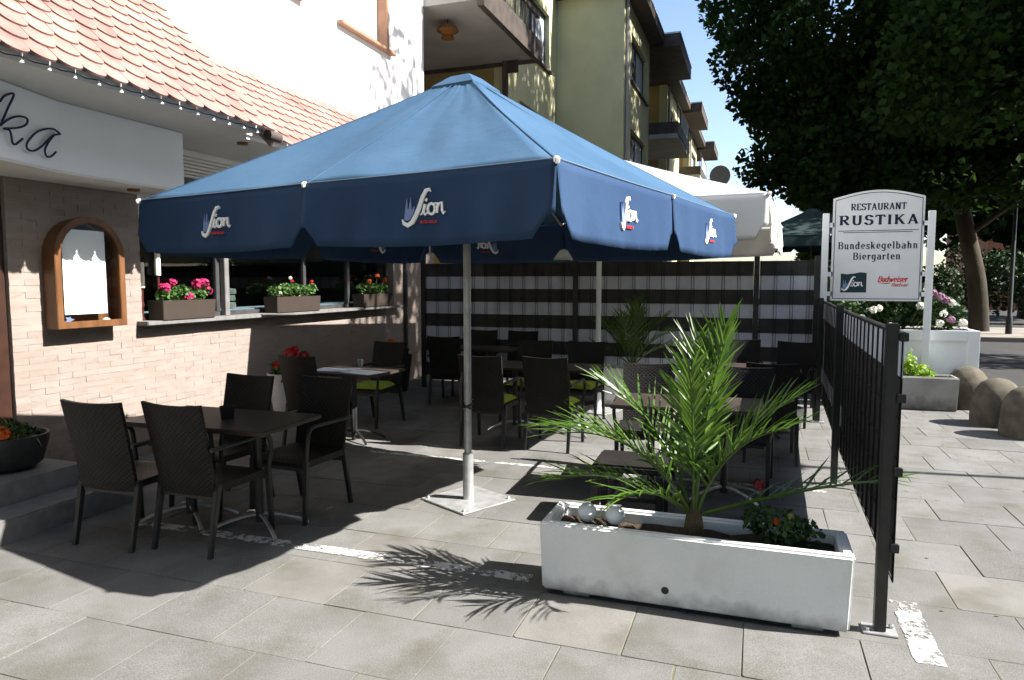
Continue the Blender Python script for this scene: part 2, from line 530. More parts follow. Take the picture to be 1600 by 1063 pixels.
GLY = {
    'R': (0.80, [[(.17, 0), (.17, 1)], [(.17, .97), (.42, .97)] + arc(.42, .745, .22, .225, 90, -90) + [(.17, .52)], [(.36, .52), (.68, .03)], ser(.17, .03), ser(.12, .97), ser(.72, .03, .09)]),
    'E': (0.70, [[(.17, 0), (.17, 1)], [(.05, .97), (.6, .97), (.6, .80)], [(.17, .52), (.5, .52)], [(.05, .03), (.62, .03), (.62, .22)]]),
    'S': (0.66, [[(.56, .78), (.56, .93)], arc(.33, .74, .22, .24, 25, 200) + arc(.34, .27, .25, .25, 110, -60, 8) + arc(.33, .26, .25, .24, -70, -165), [(.09, .06), (.09, .24)]]),
    'T': (0.74, [[(.37, 0), (.37, 1)], [(.05, .78), (.05, .97), (.69, .97), (.69, .78)], ser(.37, .03)]),
    'A': (0.84, [[(.12, 0), (.40, 1)], [(.40, 1), (.70, 0)], [(.22, .34), (.60, .34)], ser(.12, .03, .1), ser(.70, .03, .11)]),
    'U': (0.84, [[(.18, 1), (.18, .32)] + arc(.42, .3, .24, .29, 180, 360) + [(.66, 1)], ser(.18, .97), ser(.66, .97)]),
    'N': (0.86, [[(.17, 0), (.17, 1)], [(.17, 1), (.68, 0)], [(.68, 0), (.68, 1)], ser(.17, .03), ser(.10, .97, .09), ser(.68, .97)]),
    'I': (0.36, [[(.18, 0), (.18, 1)], ser(.18, .03), ser(.18, .97)]),
    'K': (0.82, [[(.17, 0), (.17, 1)], [(.64, .97), (.20, .46)], [(.34, .60), (.68, .03)], ser(.17, .03), ser(.17, .97), ser(.64, .97, .09), ser(.72, .03, .09)]),
    'B': (0.74, [[(.17, 0), (.17, 1)], [(.05, .97), (.40, .97)] + arc(.40, .75, .2, .22, 90, -90) + [(.17, .53)], arc(.40, .28, .25, .25, 90, -90) + [(.05, .03)]]),
    'u': (0.62, [[(.14, .66), (.14, .2)] + arc(.29, .19, .15, .17, 180, 330) + [(.46, .22)], [(.46, .68), (.46, 0)], ser(.08, .65, .08), ser(.40, .65, .08), ser(.52, .03, .08)]),
    'n': (0.64, [[(.15, 0), (.15, .68)], [(.15, .45)] + arc(.31, .47, .16, .19, 160, 0) + [(.47, 0)], ser(.15, .03, .1), ser(.09, .65, .08), ser(.47, .03, .1)]),
    'd': (0.64, [arc(.28, .33, .2, .33, 60, 300, 12), [(.46, 0), (.46, 1)], ser(.40, .97, .08), ser(.52, .03, .08), [(.30, .66), (.46, .56)], [(.30, 0), (.46, .1)]]),
    'e': (0.58, [[(.10, .35), (.48, .35)] + arc(.29, .36, .19, .30, 0, 310, 14)]),
    's': (0.48, [arc(.24, .50, .14, .16, 40, 215, 7) + arc(.24, .18, .16, .17, 100, -130, 9), [(.40, .50), (.40, .64)], [(.07, .04), (.07, .17)]]),
    'k': (0.64, [[(.15, 0), (.15, 1)], [(.46, .64), (.18, .30)], [(.28, .42), (.52, .03)], ser(.15, .03, .1), ser(.09, .97, .08), ser(.50, .65, .08), ser(.55, .03, .07)]),
    'g': (0.62, [arc(.28, .36, .19, .30, 50, 310, 12), [(.46, .66), (.46, -.12)] + arc(.28, -.12, .18, .16, 0, -160), ser(.52, .65, .07)]),
    'l': (0.32, [[(.16, 0), (.16, 1)], ser(.16, .03, .1), ser(.10, .97, .08)]),
    'b': (0.64, [[(.15, 0), (.15, 1)], arc(.33, .33, .19, .31, 120, -120, 12), ser(.09, .97, .08)]),
    'a': (0.60, [arc(.28, .46, .18, .2, 150, 0, 7) + [(.46, 0)], arc(.27, .19, .17, .19, 50, 320, 10), ser(.52, .03, .07), [(.30, .38), (.46, .36)]]),
    'h': (0.64, [[(.15, 0), (.15, 1)], [(.15, .45)] + arc(.31, .47, .16, .19, 160, 0) + [(.47, 0)], ser(.15, .03, .1), ser(.09, .97, .08), ser(.47, .03, .1)]),
    'i': (0.32, [[(.16, 0), (.16, .68)], ser(.16, .03, .1), ser(.10, .65, .08), [(.15, .84), (.17, .96)]]),
    'r': (0.48, [[(.15, 0), (.15, .68)], [(.15, .42)] + arc(.30, .46, .15, .18, 160, 50, 5), ser(.15, .03, .1), ser(.09, .65, .08), [(.38, .50), (.40, .62)]]),
    't': (0.42, [[(.18, .92), (.18, .16)] + arc(.29, .14, .11, .12, 180, 310, 5), [(.04, .65), (.36, .65)]]),
    'w': (0.80, [[(.06, .66), (.24, 0)], [(.24, 0), (.40, .6)], [(.40, .6), (.56, 0)], [(.56, 0), (.72, .66)]]),
    'v': (0.56, [[(.06, .66), (.28, 0)], [(.28, 0), (.50, .66)]]),
    'O': (0.86, [arc(.43, .5, .33, .48, 0, 360, 18)]),
    'L': (0.66, [[(.17, 1), (.17, .03), (.6, .03)]]),
    'C': (0.80, [arc(.45, .5, .34, .48, 45, 315, 14)]),
    'H': (0.82, [[(.17, 0), (.17, 1)], [(.65, 0), (.65, 1)], [(.17, .5), (.65, .5)]]),
}


def text_width(s, sp=0.04):
    return sum(GLY[c][0] + sp if c != ' ' else 0.4 for c in s) - sp


def text(mb, s, x, y, h, fn, thick=0.20, thin=0.085, sp=0.04, slant=0.0, width=None, t=0.002, tilt=0.0):
    k = h
    kx = h if width is None else width / text_width(s, sp)
    cx = 0.0
    for c in s:
        if c == ' ':
            cx += 0.4
            continue
        adv, strokes = GLY[c]
        for st in strokes:
            pts = [(x + (cx + px + slant * py) * kx, y + py * k + tilt * (cx + px) * kx) for px, py in st]
            ws = []
            for i in range(len(st)):
                a, b = st[max(i - 1, 0)], st[min(i + 1, len(st) - 1)]
                dx, dy = b[0] - a[0], b[1] - a[1]
                l = math.hypot(dx, dy) or 1
                v = abs(dy) / l
                if dx * dy > 0 and abs(dx) > 0.2 * l and len(st) == 2:
                    v *= 0.45
                ws.append((thin + (thick - thin) * v) * h)
            mb.stroke(pts, ws, fn, t)
        cx += adv + sp


def sion_logo(parent, fn, h, name='lettering', spires=True, red=True, both=False):
    """script word with a church silhouette; fn maps (u, v, d), origin at the logo centre"""
    k = h / 540.0
    U = lambda x, y: ((x - 545) * k, (275 - y) * k)
    w = MB()
    f2 = (lambda a, b, d: fn(a, b, d if d > 0 else -0.022)) if both else fn
    sp = [(180, 440), (212, 498), (285, 528), (355, 488), (415, 390), (468, 260), (515, 135), (570, 50), (625, 38), (655, 78)]
    w.stroke([U(*p) for p in sp], [8 * k, 44 * k, 62 * k, 66 * k, 64 * k, 62 * k, 62 * k, 56 * k, 40 * k, 8 * k], f2)
    w.stroke([U(*p) for p in [(482, 390), (515, 360), (555, 240)]], [14 * k, 26 * k, 40 * k], f2)
    w.stroke([U(*p) for p in [(548, 260), (528, 350), (555, 388), (605, 350)]], [38 * k, 38 * k, 34 * k, 16 * k], f2)
    w.stroke([U(*p) for p in [(560, 175), (596, 192)]], 40 * k, f2)
    w.stroke([U(660 + 62 * math.cos(q * .5236), 310 - 74 * math.sin(q * .5236)) for q in range(13)], 36 * k, f2)
    w.stroke([U(*p) for p in [(705, 240), (740, 238), (775, 232), (755, 372)]], [16 * k, 24 * k, 36 * k, 40 * k], f2)
    w.stroke([U(*p) for p in [(760, 310), (800, 240), (845, 232), (852, 340), (878, 384), (912, 355)]], [20 * k, 32 * k, 36 * k, 38 * k, 34 * k, 12 * k], f2)
    o = w.build(name, M_PRINTWHITE, parent)
    if spires:
        poly = [(222, 440), (228, 300), (248, 140), (270, 295), (290, 300), (312, 130), (332, 280), (346, 320), (376, 258), (386, 330), (340, 425), (300, 458), (255, 462)]
        m = MB()
        m.prism([U(*p) for p in poly], f2, 0, 0.0015)
        m.build('church_emblem', M_PRINTBLUE, parent)
    if red:
        m = MB()
        x0, y0 = U(480, 505)
        text(m, 'KOLSCH', x0, y0, 38 * k, f2, 0.2, 0.16, sp=0.1, width=280 * k)
        m.build('small_lettering', M_PRINTRED, parent)
    return o


# ================================================================== SETTING
ground = MB().box(-250, 250, -120, 330, -0.5, -0.03).build('ground', M_ASPH)
tag(ground, kind='structure')
pave = MB().box(-14, 3.05, -8, 12.3, -0.2, -0.0034).build('pavement', M_JOINT)
tag(pave, kind='structure')
# slabs: 0.5 m grid in running bond
PX_, PY_ = 0.51, 0.50


def slab_mesh(k):
    rr = random.Random(k)
    m = MB()
    g = 0.0022
    j = lambda: rr.uniform(-0.002, 0.002)
    a, b = PX_ / 2 - g, PY_ / 2 - g
    c = [(-a + j(), -b + j()), (a + j(), -b + j()), (a + j(), b + j()), (-a + j(), b + j())]
    poly = []
    for i, (x, y) in enumerate(c):               # small knocked-off corners
        ch = rr.choice([0.003, 0.004, 0.007, 0.014])
        px, py = c[i - 1]
        nx, ny = c[(i + 1) % 4]
        d1 = math.hypot(px - x, py - y)
        d2 = math.hypot(nx - x, ny - y)
        poly.append((x + (px - x) * ch / d1, y + (py - y) * ch / d1))
        poly.append((x + (nx - x) * ch / d2, y + (ny - y) * ch / d2))
    m.prism(poly, lambda p, q, d: (p, q, d), -0.05, 0.0)
    return m.mesh('paving_slab', M_SLABWARM if k == 0 else M_SLAB, bevel=0.002, seg=1, angle=50)


slab_meshes = [slab_mesh(k) for k in range(8)]
cells = []
for r in range(1, 25):
    y = r * PY_ + PY_ / 2
    off = 0.0 if r % 2 == 1 else 0.27
    for c in range(-14, 13):
        x = -2.843 + off + c * PX_ + PX_ / 2 - PX_
        if x > 2.80 or x < -5.4 or (x < -4.45 and y < 4.2):
            continue
        ang = math.atan2(x, y)
        if not (R(-70) < ang < R(19 + 40 / math.hypot(x, y))):
            continue
        cells.append((math.hypot(x, y), x, y))
cells.sort()
rest = MB()
for i, (d, x, y) in enumerate(cells):
    h = random.uniform(-0.0012, 0.002)
    rot = (random.gauss(0, 0.0018), random.gauss(0, 0.0018), random.choice([0, math.pi]) + random.gauss(0, 0.003))
    me = random.choice(slab_meshes)
    if i < 300:
        link('paving_slab', me, pave, (x, y, h), rot)
    else:
        rm = Matrix.Translation((x, y, h)) @ Matrix.Rotation(rot[2], 4, 'Z')
        rest.add([rm @ v.co for v in me.vertices], [tuple(p.vertices) for p in me.polygons])
if rest.v:
    tag(rest.build('far_paving_slabs', mat('slab_concrete_far', (0.108, 0.107, 0.102), (0.086, 0.085, 0.079), 1.9, 0.9, 0.25, 320, c3=(0.12, 0.112, 0.095), scale3=1.3, spec=0.12, speck=0.22), pave), kind='stuff')

# worn painted lines
from mathutils import noise as mnoise


def paint_mat():
    m = bpy.data.materials.new('worn_road_paint')
    m.use_nodes = True
    N, Lk = m.node_tree.nodes, m.node_tree.links
    b = N['Principled BSDF']
    b.inputs['Base Color'].default_value = (0.50, 0.495, 0.48, 1)
    b.inputs['Roughness'].default_value = 0.8
    g = N.new('ShaderNodeNewGeometry')
    tot = None
    for sc, w in ((5.0, 0.9), (28.0, 0.75), (130.0, 0.5)):
        n = N.new('ShaderNodeTexNoise')
        n.inputs['Scale'].default_value = sc
        n.inputs['Detail'].default_value = 5
        Lk.new(g.outputs['Position'], n.inputs['Vector'])
        k = N.new('ShaderNodeMath')
        k.operation = 'MULTIPLY_ADD'
        k.inputs[1].default_value = w
        Lk.new(n.outputs['Fac'], k.inputs[0])
        if tot is None:
            k.inputs[2].default_value = 0.0
        else:
            Lk.new(tot, k.inputs[2])
        tot = k.outputs[0]
    mr = N.new('ShaderNodeMapRange')
    mr.interpolation_type = 'SMOOTHSTEP'
    mr.inputs['From Min'].default_value = 0.955
    mr.inputs['From Max'].default_value = 1.16
    mr.inputs['To Max'].default_value = 0.92
    Lk.new(tot, mr.inputs['Value'])
    t = N.new('ShaderNodeBsdfTransparent')
    ms = N.new('ShaderNodeMixShader')
    Lk.new(mr.outputs['Result'], ms.inputs[0])
    Lk.new(t.outputs[0], ms.inputs[1])
    Lk.new(b.outputs[0], ms.inputs[2])
    Lk.new(ms.outputs[0], N['Material Output'].inputs['Surface'])
    return m


M_WORN = paint_mat()


def paint_line(label, x0, x1, y0, y1):
    m = MB()
    if x1 - x0 > y1 - y0:
        n = int((x1 - x0) / .05)
        e = [(x0 + (x1 - x0) * i / n, random.uniform(-.004, .004), random.uniform(-.004, .004)) for i in range(n + 1)]
        m.add([(x, y0 + p, .0045) for x, p, q in e] + [(x, y1 + q, .0045) for x, p, q in e], [(i, i + 1, n + 2 + i, n + 1 + i) for i in range(n)])
    else:
        n = int((y1 - y0) / .05)
        e = [(y0 + (y1 - y0) * i / n, random.uniform(-.006, .006), random.uniform(-.006, .006)) for i in range(n + 1)]
        m.add([(x0 + p, y, .0045) for y, p, q in e] + [(x1 + q, y, .0045) for y, p, q in e], [(i, n + 1 + i, n + 2 + i, i + 1) for i in range(n)])
    return tag(m.build('painted_line', M_WORN), label, 'road marking', 'worn white lines on the paving')


paint_line('worn white line in front of the white planter, running under the dark tables', -4.0, -1.15, 3.59, 3.69)
paint_line('thin white line on the paving beyond the silver parasol pole', -3.55, 0.55, 5.925, 5.985)
paint_line('flaking white patch outside the black fence end post', 0.69, 0.81, 3.36, 4.0)

# far side of the street
fs = MB().box(-20, 60, 23.0, 28.0, -0.1, 0.10).build('far_pavement', M_SIDEWALK, bevel=0.02)
tag(fs, kind='structure')

# ================================================================== RESTAURANT BUILDING
W = -5.5
rest_b = thing('restaurant_building', 'white restaurant with brick ground floor, red tiled canopy roof and dark windows', 'building', (W, 6, 0))
o3 = Vector((W, 6, 0))


class LB(MB):                       # world coordinates, stored relative to a root
    def __init__(s, o):
        super().__init__()
        s.o = o

    def add(s, vs, fs):
        return super().add([(p[0] - s.o.x, p[1] - s.o.y, p[2] - s.o.z) for p in vs], fs)


def rb(name, m, f, bevel=0.0, parent=None, smooth=False):
    b = LB(o3)
    f(b)
    return b.build(name, m, parent or rest_b, smooth, bevel)


# brick ground floor: backing wall then the bricks
bw = rb('brick_wall', M_MORTAR, lambda b: (b.box(W - .3, W - .0028, 3.94, 11.6, -0.1, 1.235), b.box(W - .3, W - .0028, 3.94, 5.19, 1.235, 2.47), b.box(W - .3, W - .0028, 10.10, 11.6, 1.235, 2.47)))
bricks = []
course = 0.0525
for c in range(48):
    z = c * course + course / 2 - 0.01
    off = 0.125 if c % 2 else 0.0
    spans = [(3.94, 11.6)] if z < 1.20 else [(3.94, 5.19), (10.10, 11.6)]
    if z > 2.44:
        continue
    for y0, y1 in spans:
        y = y0 - off
        while y < y1 - 0.02:
            a, b_ = max(y, y0), min(y + 0.248, y1)
            if b_ - a > 0.04:
                bricks.append(((a + b_) / 2, z, b_ - a))
            y += 0.25
bricks.sort(key=lambda q: math.hypot(q[0], 5.5) + (0.6 if q[1] < .5 else 0))
bm_cache = {}


def brick_mesh(L, k):
    key = (round(L, 2), k)
    if key not in bm_cache:
        rr = random.Random(k)
        j = lambda s=.0014: rr.uniform(-s, s)
        h = 0.0256
        m = MB()
        m.hexa([(-.03, -L / 2, -h), (j(), -L / 2 + j(), -h + j()), (j(), L / 2 + j(), -h + j()), (-.03, L / 2, -h), (-.03, -L / 2, h), (j(), -L / 2 + j(), h + j()), (j(), L / 2 + j(), h + j()), (-.03, L / 2, h)])
        bm_cache[key] = m.mesh('brick', M_BRICK)
    return bm_cache[key]


restb = LB(o3)
for i, (y, z, L) in enumerate(bricks):
    me = brick_mesh(L, random.randrange(4))
    x = W + random.uniform(-.002, .002)
    if i < 300:
        link('brick', me, bw, (x - o3.x, y - o3.y, z), (random.gauss(0, .006), 0, random.gauss(0, .006)))
    else:
        restb.add([(x + v.co.x, y + v.co.y, z + v.co.z) for v in me.vertices], [tuple(p.vertices) for p in me.polygons])
tag(restb.build('far_bricks', M_BRICK, bw), kind='stuff')

# window band
rb('window_sill', M_STEP, lambda b: b.box(W - .16, W + .14, 5.12, 10.18, 1.236, 1.276), 0.006)
rb('window_head', M_SOFFIT, lambda b: b.box(W - .28, W - .06, 5.19, 10.10, 2.93, 3.0))


def winframe(b):
    x0, x1 = W - .15, W - .09
    b.box(x0, x1, 5.19, 10.10, 1.277, 1.325)
    b.box(x0, x1, 5.19, 10.10, 2.66, 2.715)
    for y in (5.19, 6.27, 7.85, 8.9, 10.04):
        b.box(x0 - .002, x1 + .002, y, y + .06, 1.3255, 2.659)


wf = rb('window_frame', M_ANTHRA, winframe, 0.004)
for ya, yb in ((5.25, 6.27), (6.33, 7.85), (7.91, 8.9), (8.96, 10.04)):
    rb('window_pane', M_GLASS, lambda b: b.box(W - .125, W - .119, ya, yb, 1.326, 2.658), parent=wf)
rb('mullion_cover', mat('grey_mullion', (0.16, 0.155, 0.15), (0.13, 0.125, 0.12), 6, 0.5), lambda b: b.box(W - .087, W - .02, 6.33, 6.40, 1.277, 2.72), 0.004)
for k in range(6):
    rb('shutter_slat', M_SOFFIT, lambda b: b.box(W - .14, W - .10, 5.2, 10.09, 2.72 + k * .036, 2.75 + k * .036), 0.004)
rb('inner_ledge', M_WHITEWOOD, lambda b: b.box(W - .62, W - .16, 5.19, 10.10, 1.24, 1.335))
# dim dining room behind the glass


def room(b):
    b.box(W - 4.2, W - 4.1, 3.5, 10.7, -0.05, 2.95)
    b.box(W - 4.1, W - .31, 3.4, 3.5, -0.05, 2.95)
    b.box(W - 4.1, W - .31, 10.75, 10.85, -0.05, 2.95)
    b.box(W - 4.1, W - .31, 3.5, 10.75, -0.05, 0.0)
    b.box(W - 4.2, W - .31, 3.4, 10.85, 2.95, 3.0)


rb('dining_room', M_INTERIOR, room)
# entrance recess at the left end


def door(b):
    b.box(W - .36, W - .30, -1.0, 3.94, 0.30, 2.40)


rb('entrance_door', M_DARKWOOD, door)
rb('door_frame', mat('dark_oak', (0.035, 0.014, 0.008), (0.025, 0.010, 0.006), 9, .5), lambda b: b.box(W - .30, W - .03, 3.80, 3.935, 0.302, 2.456), 0.01)
# steps
rb('upper_step', M_STEP, lambda b: b.box(W - .36, -4.72, 0.2, 3.88, -0.05, 0.30), 0.012)
rb('lower_step', M_STEP, lambda b: b.box(-4.719, -4.42, 0.2, 4.12, -0.05, 0.155), 0.012)
# fascia box with the canted end, soffits
pl = [(-4.95, 5.20), (-4.95, 3.99), (-4.72, 3.20), (-4.72, 0.0), (W - .3, 0.0), (W - .3, 5.20)]
rb('fascia', M_FASCIA, lambda b: b.prism(pl, lambda p, q, d: (p, q, d), 2.475, 2.985), 0.004)
rb('entrance_soffit', M_SOFFIT, lambda b: b.prism([(p + (-.004 if i < 4 else .0), q - .004 * (i == 0)) for i, (p, q) in enumerate(pl)], lambda p, q, d: (p, q, d), 2.458, 2.4745))
rb('eave_soffit', M_SOFFIT, lambda b: (b.box(W - .05, -4.20, -1, 5.42, 2.99, 3.02), b.box(W - .05, -4.45, 5.421, 11.2, 2.99, 3.02)))
rb('downlight', M_AMBER, lambda b: b.lathe([(.05, 0), (.05, .02), (.02, .022)], 14, (-5.2, 4.87, 2.437)), smooth=True)
rb('downlight', M_AMBER, lambda b: b.lathe([(.05, 0), (.05, .02), (.02, .022)], 14, (-4.75, 5.75, 2.969)), smooth=True)


# tiled roofs: plates with rounded tails on a boarded deck
def tile_mesh(w=0.171, L=0.30, t=0.015):
    poly = [(-w / 2, L), (-w / 2, .072)]
    poly += [(w / 2 * math.cos(R(a)), .072 - .072 * math.sin(R(a))) for a in range(162, 0, -18)]
    poly += [(w / 2, .072), (w / 2, L)]
    m = MB()
    m.prism(poly, lambda p, q, d: (p, q, d), 0, t)
    return m.mesh('roof_tile', M_TILE)


TILE = tile_mesh()


def tiled_roof(x0, z0, slope, rows, ya, yb, name):
    ca, sa = math.cos(slope), math.sin(slope)
    Lr = rows * 0.165 + .1
    deck = [(x0 - .075, z0 + .06), (x0 - .075, z0 - .02), (x0 - Lr * ca, z0 + Lr * sa - .09), (x0 - Lr * ca, z0 + Lr * sa - .02)]
    rf = rb(name, M_SOFFIT, lambda b: b.prism(deck, lambda p, q, d: (p, d, q), ya + .01, yb - .02))
    for r in range(rows):
        off = 0.0875 if r % 2 else 0.0
        y = yb - .09 - off * 1.0
        while y > ya:
            s = r * 0.165 - .020
            x = x0 + .03 - s * ca + 0.016 * sa
            z = z0 + s * sa + 0.016 * ca
            o = link('roof_tile', TILE, rf)
            m3 = Matrix(((0, -ca, sa), (1, 0, 0), (0, sa, ca)))      # local x->Y, y->up slope, z->normal
            tilt = Matrix.Rotation(R(-4.6) + random.gauss(0, .006), 3, 'X')
            o.matrix_local = Matrix.Translation((x - o3.x, y - o3.y + random.gauss(0, .0015), z)) @ (m3 @ tilt @ Matrix.Rotation(random.gauss(0, .008), 3, 'Z')).to_4x4()
            y -= 0.175
    return rf


tiled_roof(-4.16, 2.985, R(45.0), 12, 1.9, 5.45, 'canopy_roof')
tiled_roof(-4.40, 2.975, R(42.0), 9, 5.46, 10.6, 'rear_canopy_roof')
rb('verge_board', M_TILE, lambda b: b.prism([(-4.15, 2.93), (-5.5, 4.28), (-5.5, 4.16), (-4.19, 2.86)], lambda p, q, d: (p, d, q), 5.432, 5.455))
rb('eave_end_cap', M_DARKWOOD, lambda b: b.tube([(-4.14, 5.34, 2.945), (-4.14, 5.50, 2.945)], 0.045, 10), smooth=True)
rb('roof_flashing', M_GALV, lambda b: b.box(W, W + .012, 5.46, 11.2, 3.93, 4.06))
# string of little eave lights
sl = thing('string_lights', 'string of small white bell lights along the tiled canopy eave', 'string lights', (-4.165, 4, 2.950))
m = MB()
m.tube([(-.012 + .004 * math.sin(k * 2), -2.0 + k * .0875, .022 + .01 * (k % 2)) for k in range(39)], 0.004, 5)
m.build('cable', M_BLACKMETAL, sl)
bulb = MB().lathe([(.004, .018), (.006, .008), (.010, -.002), (.0145, -.013), (.011, -.016)], 10).mesh('bulb', M_PAPER, True)
for k in range(19):
    link('bulb', bulb, sl, (0.004, -1.92 + k * .175, .004 + random.gauss(0, .002)), (random.gauss(0, .08), random.gauss(0, .08), 0))

# upper storey
UX = W + .01


def upper(b):
    for y0, y1, z0, z1 in ((-3, 11.25, 3.03, 5.2), (-3, 11.25, 6.7, 10.5), (-3, 6.42, 5.2, 6.7), (7.74, 8.66, 5.2, 6.7), (10.05, 11.25, 5.2, 6.7)):
        b.box(UX - 6 if z0 != 5.2 else UX - .4, UX, y0, y1, z0, z1)


rb('upper_wall', M_PLASTER, upper)
for ya, yb in ((6.42, 7.74), (8.66, 10.05)):
    w = rb('upper_window', M_BROWNTRIM, lambda b: (b.box(UX - .22, UX - .001, yb - .06, yb - .001, 5.201, 6.699), b.box(UX - .22, UX - .05, ya + .001, ya + .06, 5.201, 6.699), b.box(UX - .22, UX - .05, ya + .061, yb - .061, 6.60, 6.699)))
    rb('roller_shutter', M_PLASTER, lambda b: [b.box(UX - .20, UX - .17, ya + .061, yb - .061, 5.21 + k * .06, 5.265 + k * .06) for k in range(23)], parent=w)
    rb('outer_sill', M_BROWNTRIM, lambda b: b.box(UX - .05, UX + .09, ya - .06, yb + .06, 5.135, 5.185), 0.006, parent=w)
rb('drainpipe', M_BLACKMETAL, lambda b: b.tube([(W + .04, 10.45, 0), (W + .04, 10.45, 2.95)], 0.03, 8), smooth=True)
# wire letters of the name on the canted fascia
NEON = [[(-4.751, 3.414, 2.832), (-4.764, 3.457, 2.881), (-4.787, 3.537, 2.912), (-4.769, 3.476, 2.804), (-4.75, 3.41, 2.682)],
        [(-4.748, 3.402, 2.674), (-4.772, 3.487, 2.738), (-4.797, 3.573, 2.774), (-4.818, 3.643, 2.774), (-4.814, 3.631, 2.732), (-4.791, 3.55, 2.691), (-4.757, 3.433, 2.662), (-4.771, 3.481, 2.66), (-4.775, 3.495, 2.619), (-4.776, 3.5, 2.582), (-4.783, 3.525, 2.577), (-4.799, 3.579, 2.617), (-4.803, 3.593, 2.629)],
        [(-4.911, 3.963, 2.737), (-4.893, 3.9, 2.758), (-4.87, 3.822, 2.744), (-4.842, 3.726, 2.7), (-4.82, 3.65, 2.631), (-4.812, 3.624, 2.587), (-4.818, 3.644, 2.561), (-4.834, 3.699, 2.568), (-4.856, 3.775, 2.616), (-4.88, 3.856, 2.687), (-4.892, 3.897, 2.716), (-4.911, 3.963, 2.737)],
        [(-4.892, 3.897, 2.716), (-4.873, 3.834, 2.648), (-4.862, 3.797, 2.586), (-4.868, 3.817, 2.546), (-4.883, 3.866, 2.562), (-4.895, 3.908, 2.597)]]


def smooth_path(pts, n=5):
    P = [Vector(p) for p in pts]
    out = []
    for i in range(len(P) - 1):
        p0, p1, p2, p3 = P[max(i - 1, 0)], P[i], P[i + 1], P[min(i + 2, len(P) - 1)]
        for k in range(n):
            t = k / n
            out.append(0.5 * ((2 * p1) + (p2 - p0) * t + (2 * p0 - 5 * p1 + 4 * p2 - p3) * t * t + (3 * p1 - p0 - 3 * p2 + p3) * t ** 3))
    out.append(P[-1])
    return out


rb('script_lettering', M_NEON, lambda b: [b.tube(smooth_path(s), 0.0075, 6) for s in NEON], smooth=True)

# ------------------------------------------------------------------ menu display case
mc = thing('menu_case', 'arched wooden menu display case hanging on the brick wall', 'display case', (W, 4.54, 1.26))


def arch(hw, h, n=14, inset=0.0):
    r = hw - inset
    return [(-r, inset), (r, inset)] + [(r * math.cos(math.pi * k / n), h - hw + r * math.sin(math.pi * k / n)) for k in range(n + 1)]


def ring(b, o, i, d0, d1, fn):
    n = len(o)
    vs = [fn(*p, d0) for p in o] + [fn(*p, d1) for p in o] + [fn(*p, d0) for p in i] + [fn(*p, d1) for p in i]
    fs = []
    for k in range(n):
        q = (k + 1) % n
        fs += [(k, q, n + q, n + k), (2 * n + k, 3 * n + k, 3 * n + q, 2 * n + q), (k, 2 * n + k, 2 * n + q, q), (n + k, n + q, 3 * n + q, 3 * n + k)]
    b.add(vs, fs)


fx = lambda p, q, d: (d, p, q)
m = MB()
ring(m, arch(.325, .92), arch(.325, .92, inset=.02), 0.004, 0.125, fx)
m.build('case_body', M_WOOD, mc)
m = MB()
m.prism(arch(.303, .897), lambda p, q, d: (d, p, q + .012), 0.006, 0.018)
m.build('back_board', M_WOOD, mc)
m = MB()
ring(m, arch(.335, .935), arch(.335, .935, inset=.058), 0.128, 0.160, fx)
m.build('door_frame', M_WOOD, mc, bevel=.004)
m = MB()
m.prism(arch(.27, .86), lambda p, q, d: (d, p, q + .05), 0.136, 0.140)
m.build('glass_pane', M_CASEGLASS, mc)
ms = MB().box(W + .112, W + .116, 4.305, 4.71, 1.375, 2.08).build('menu_sheet', M_PAPER)
tag(ms, 'white menu sheet pinned inside the arched wooden case', 'paper')
sh = thing('seashell', 'pale round seashell lying in the bottom of the menu case', 'seashell', (W + .085, 4.72, 1.281))
MB().lathe([(.001, 0), (.035, .008), (.04, .025), (.028, .045), (.006, .055)], 12).build('shell', M_STONE, sh, True)
sh = thing('starfish', 'small bluish starfish ornament in the left of the menu case', 'ornament', (W + .08, 4.36, 1.281))
m = MB()
m.prism([((.05 if k % 2 == 0 else .02) * math.cos(R(36 * k)), .05 + (.05 if k % 2 == 0 else .02) * math.sin(R(36 * k))) for k in range(10)], fx, -.008, .012)
m.build('body', mat('blue_ornament', (0.16, 0.19, 0.28), rough=.7), sh)

# candlesticks and stones behind the window
for (yy, hh, zz, lab) in ((5.27, .24, 1.59, 'shorter white candle on the sill behind the pink geraniums'), (5.47, .28, 1.71, 'taller white candle on the sill behind the pink geraniums')):
    t = thing('candlestick', lab, 'candle', (W - .078, yy, 1.2765), group='candles on the window sill')
    k0 = zz - 1.2765
    MB().lathe([(.03, 0), (.03, .012), (.012, .03), (.010, .12), (.02, .15), (.010, .18), (.014, k0 - .01), (.03, k0)], 14).build('holder', mat('dark_red_holder', (0.06, 0.012, 0.012), rough=.4), t, True)
    MB().lathe([(.027, k0), (.027, k0 + hh), (.01, k0 + hh + .004)], 14).build('candle', M_WAX, t, True)
t = thing('stone_stack', 'stack of three flat pale stones on the ledge behind the window', 'stones', (W - .32, 6.72, 1.335))
for k, (r, z) in enumerate(((.085, .045), (.075, .125), (.08, .20))):
    o = MB().lathe([(.01, -.04), (r, -.03), (r * 1.05, 0), (r * .95, .03), (.01, .04)], 11, (random.uniform(-.01, .01), random.uniform(-.01, .01), z)).build('stone', M_STONE, t, True)


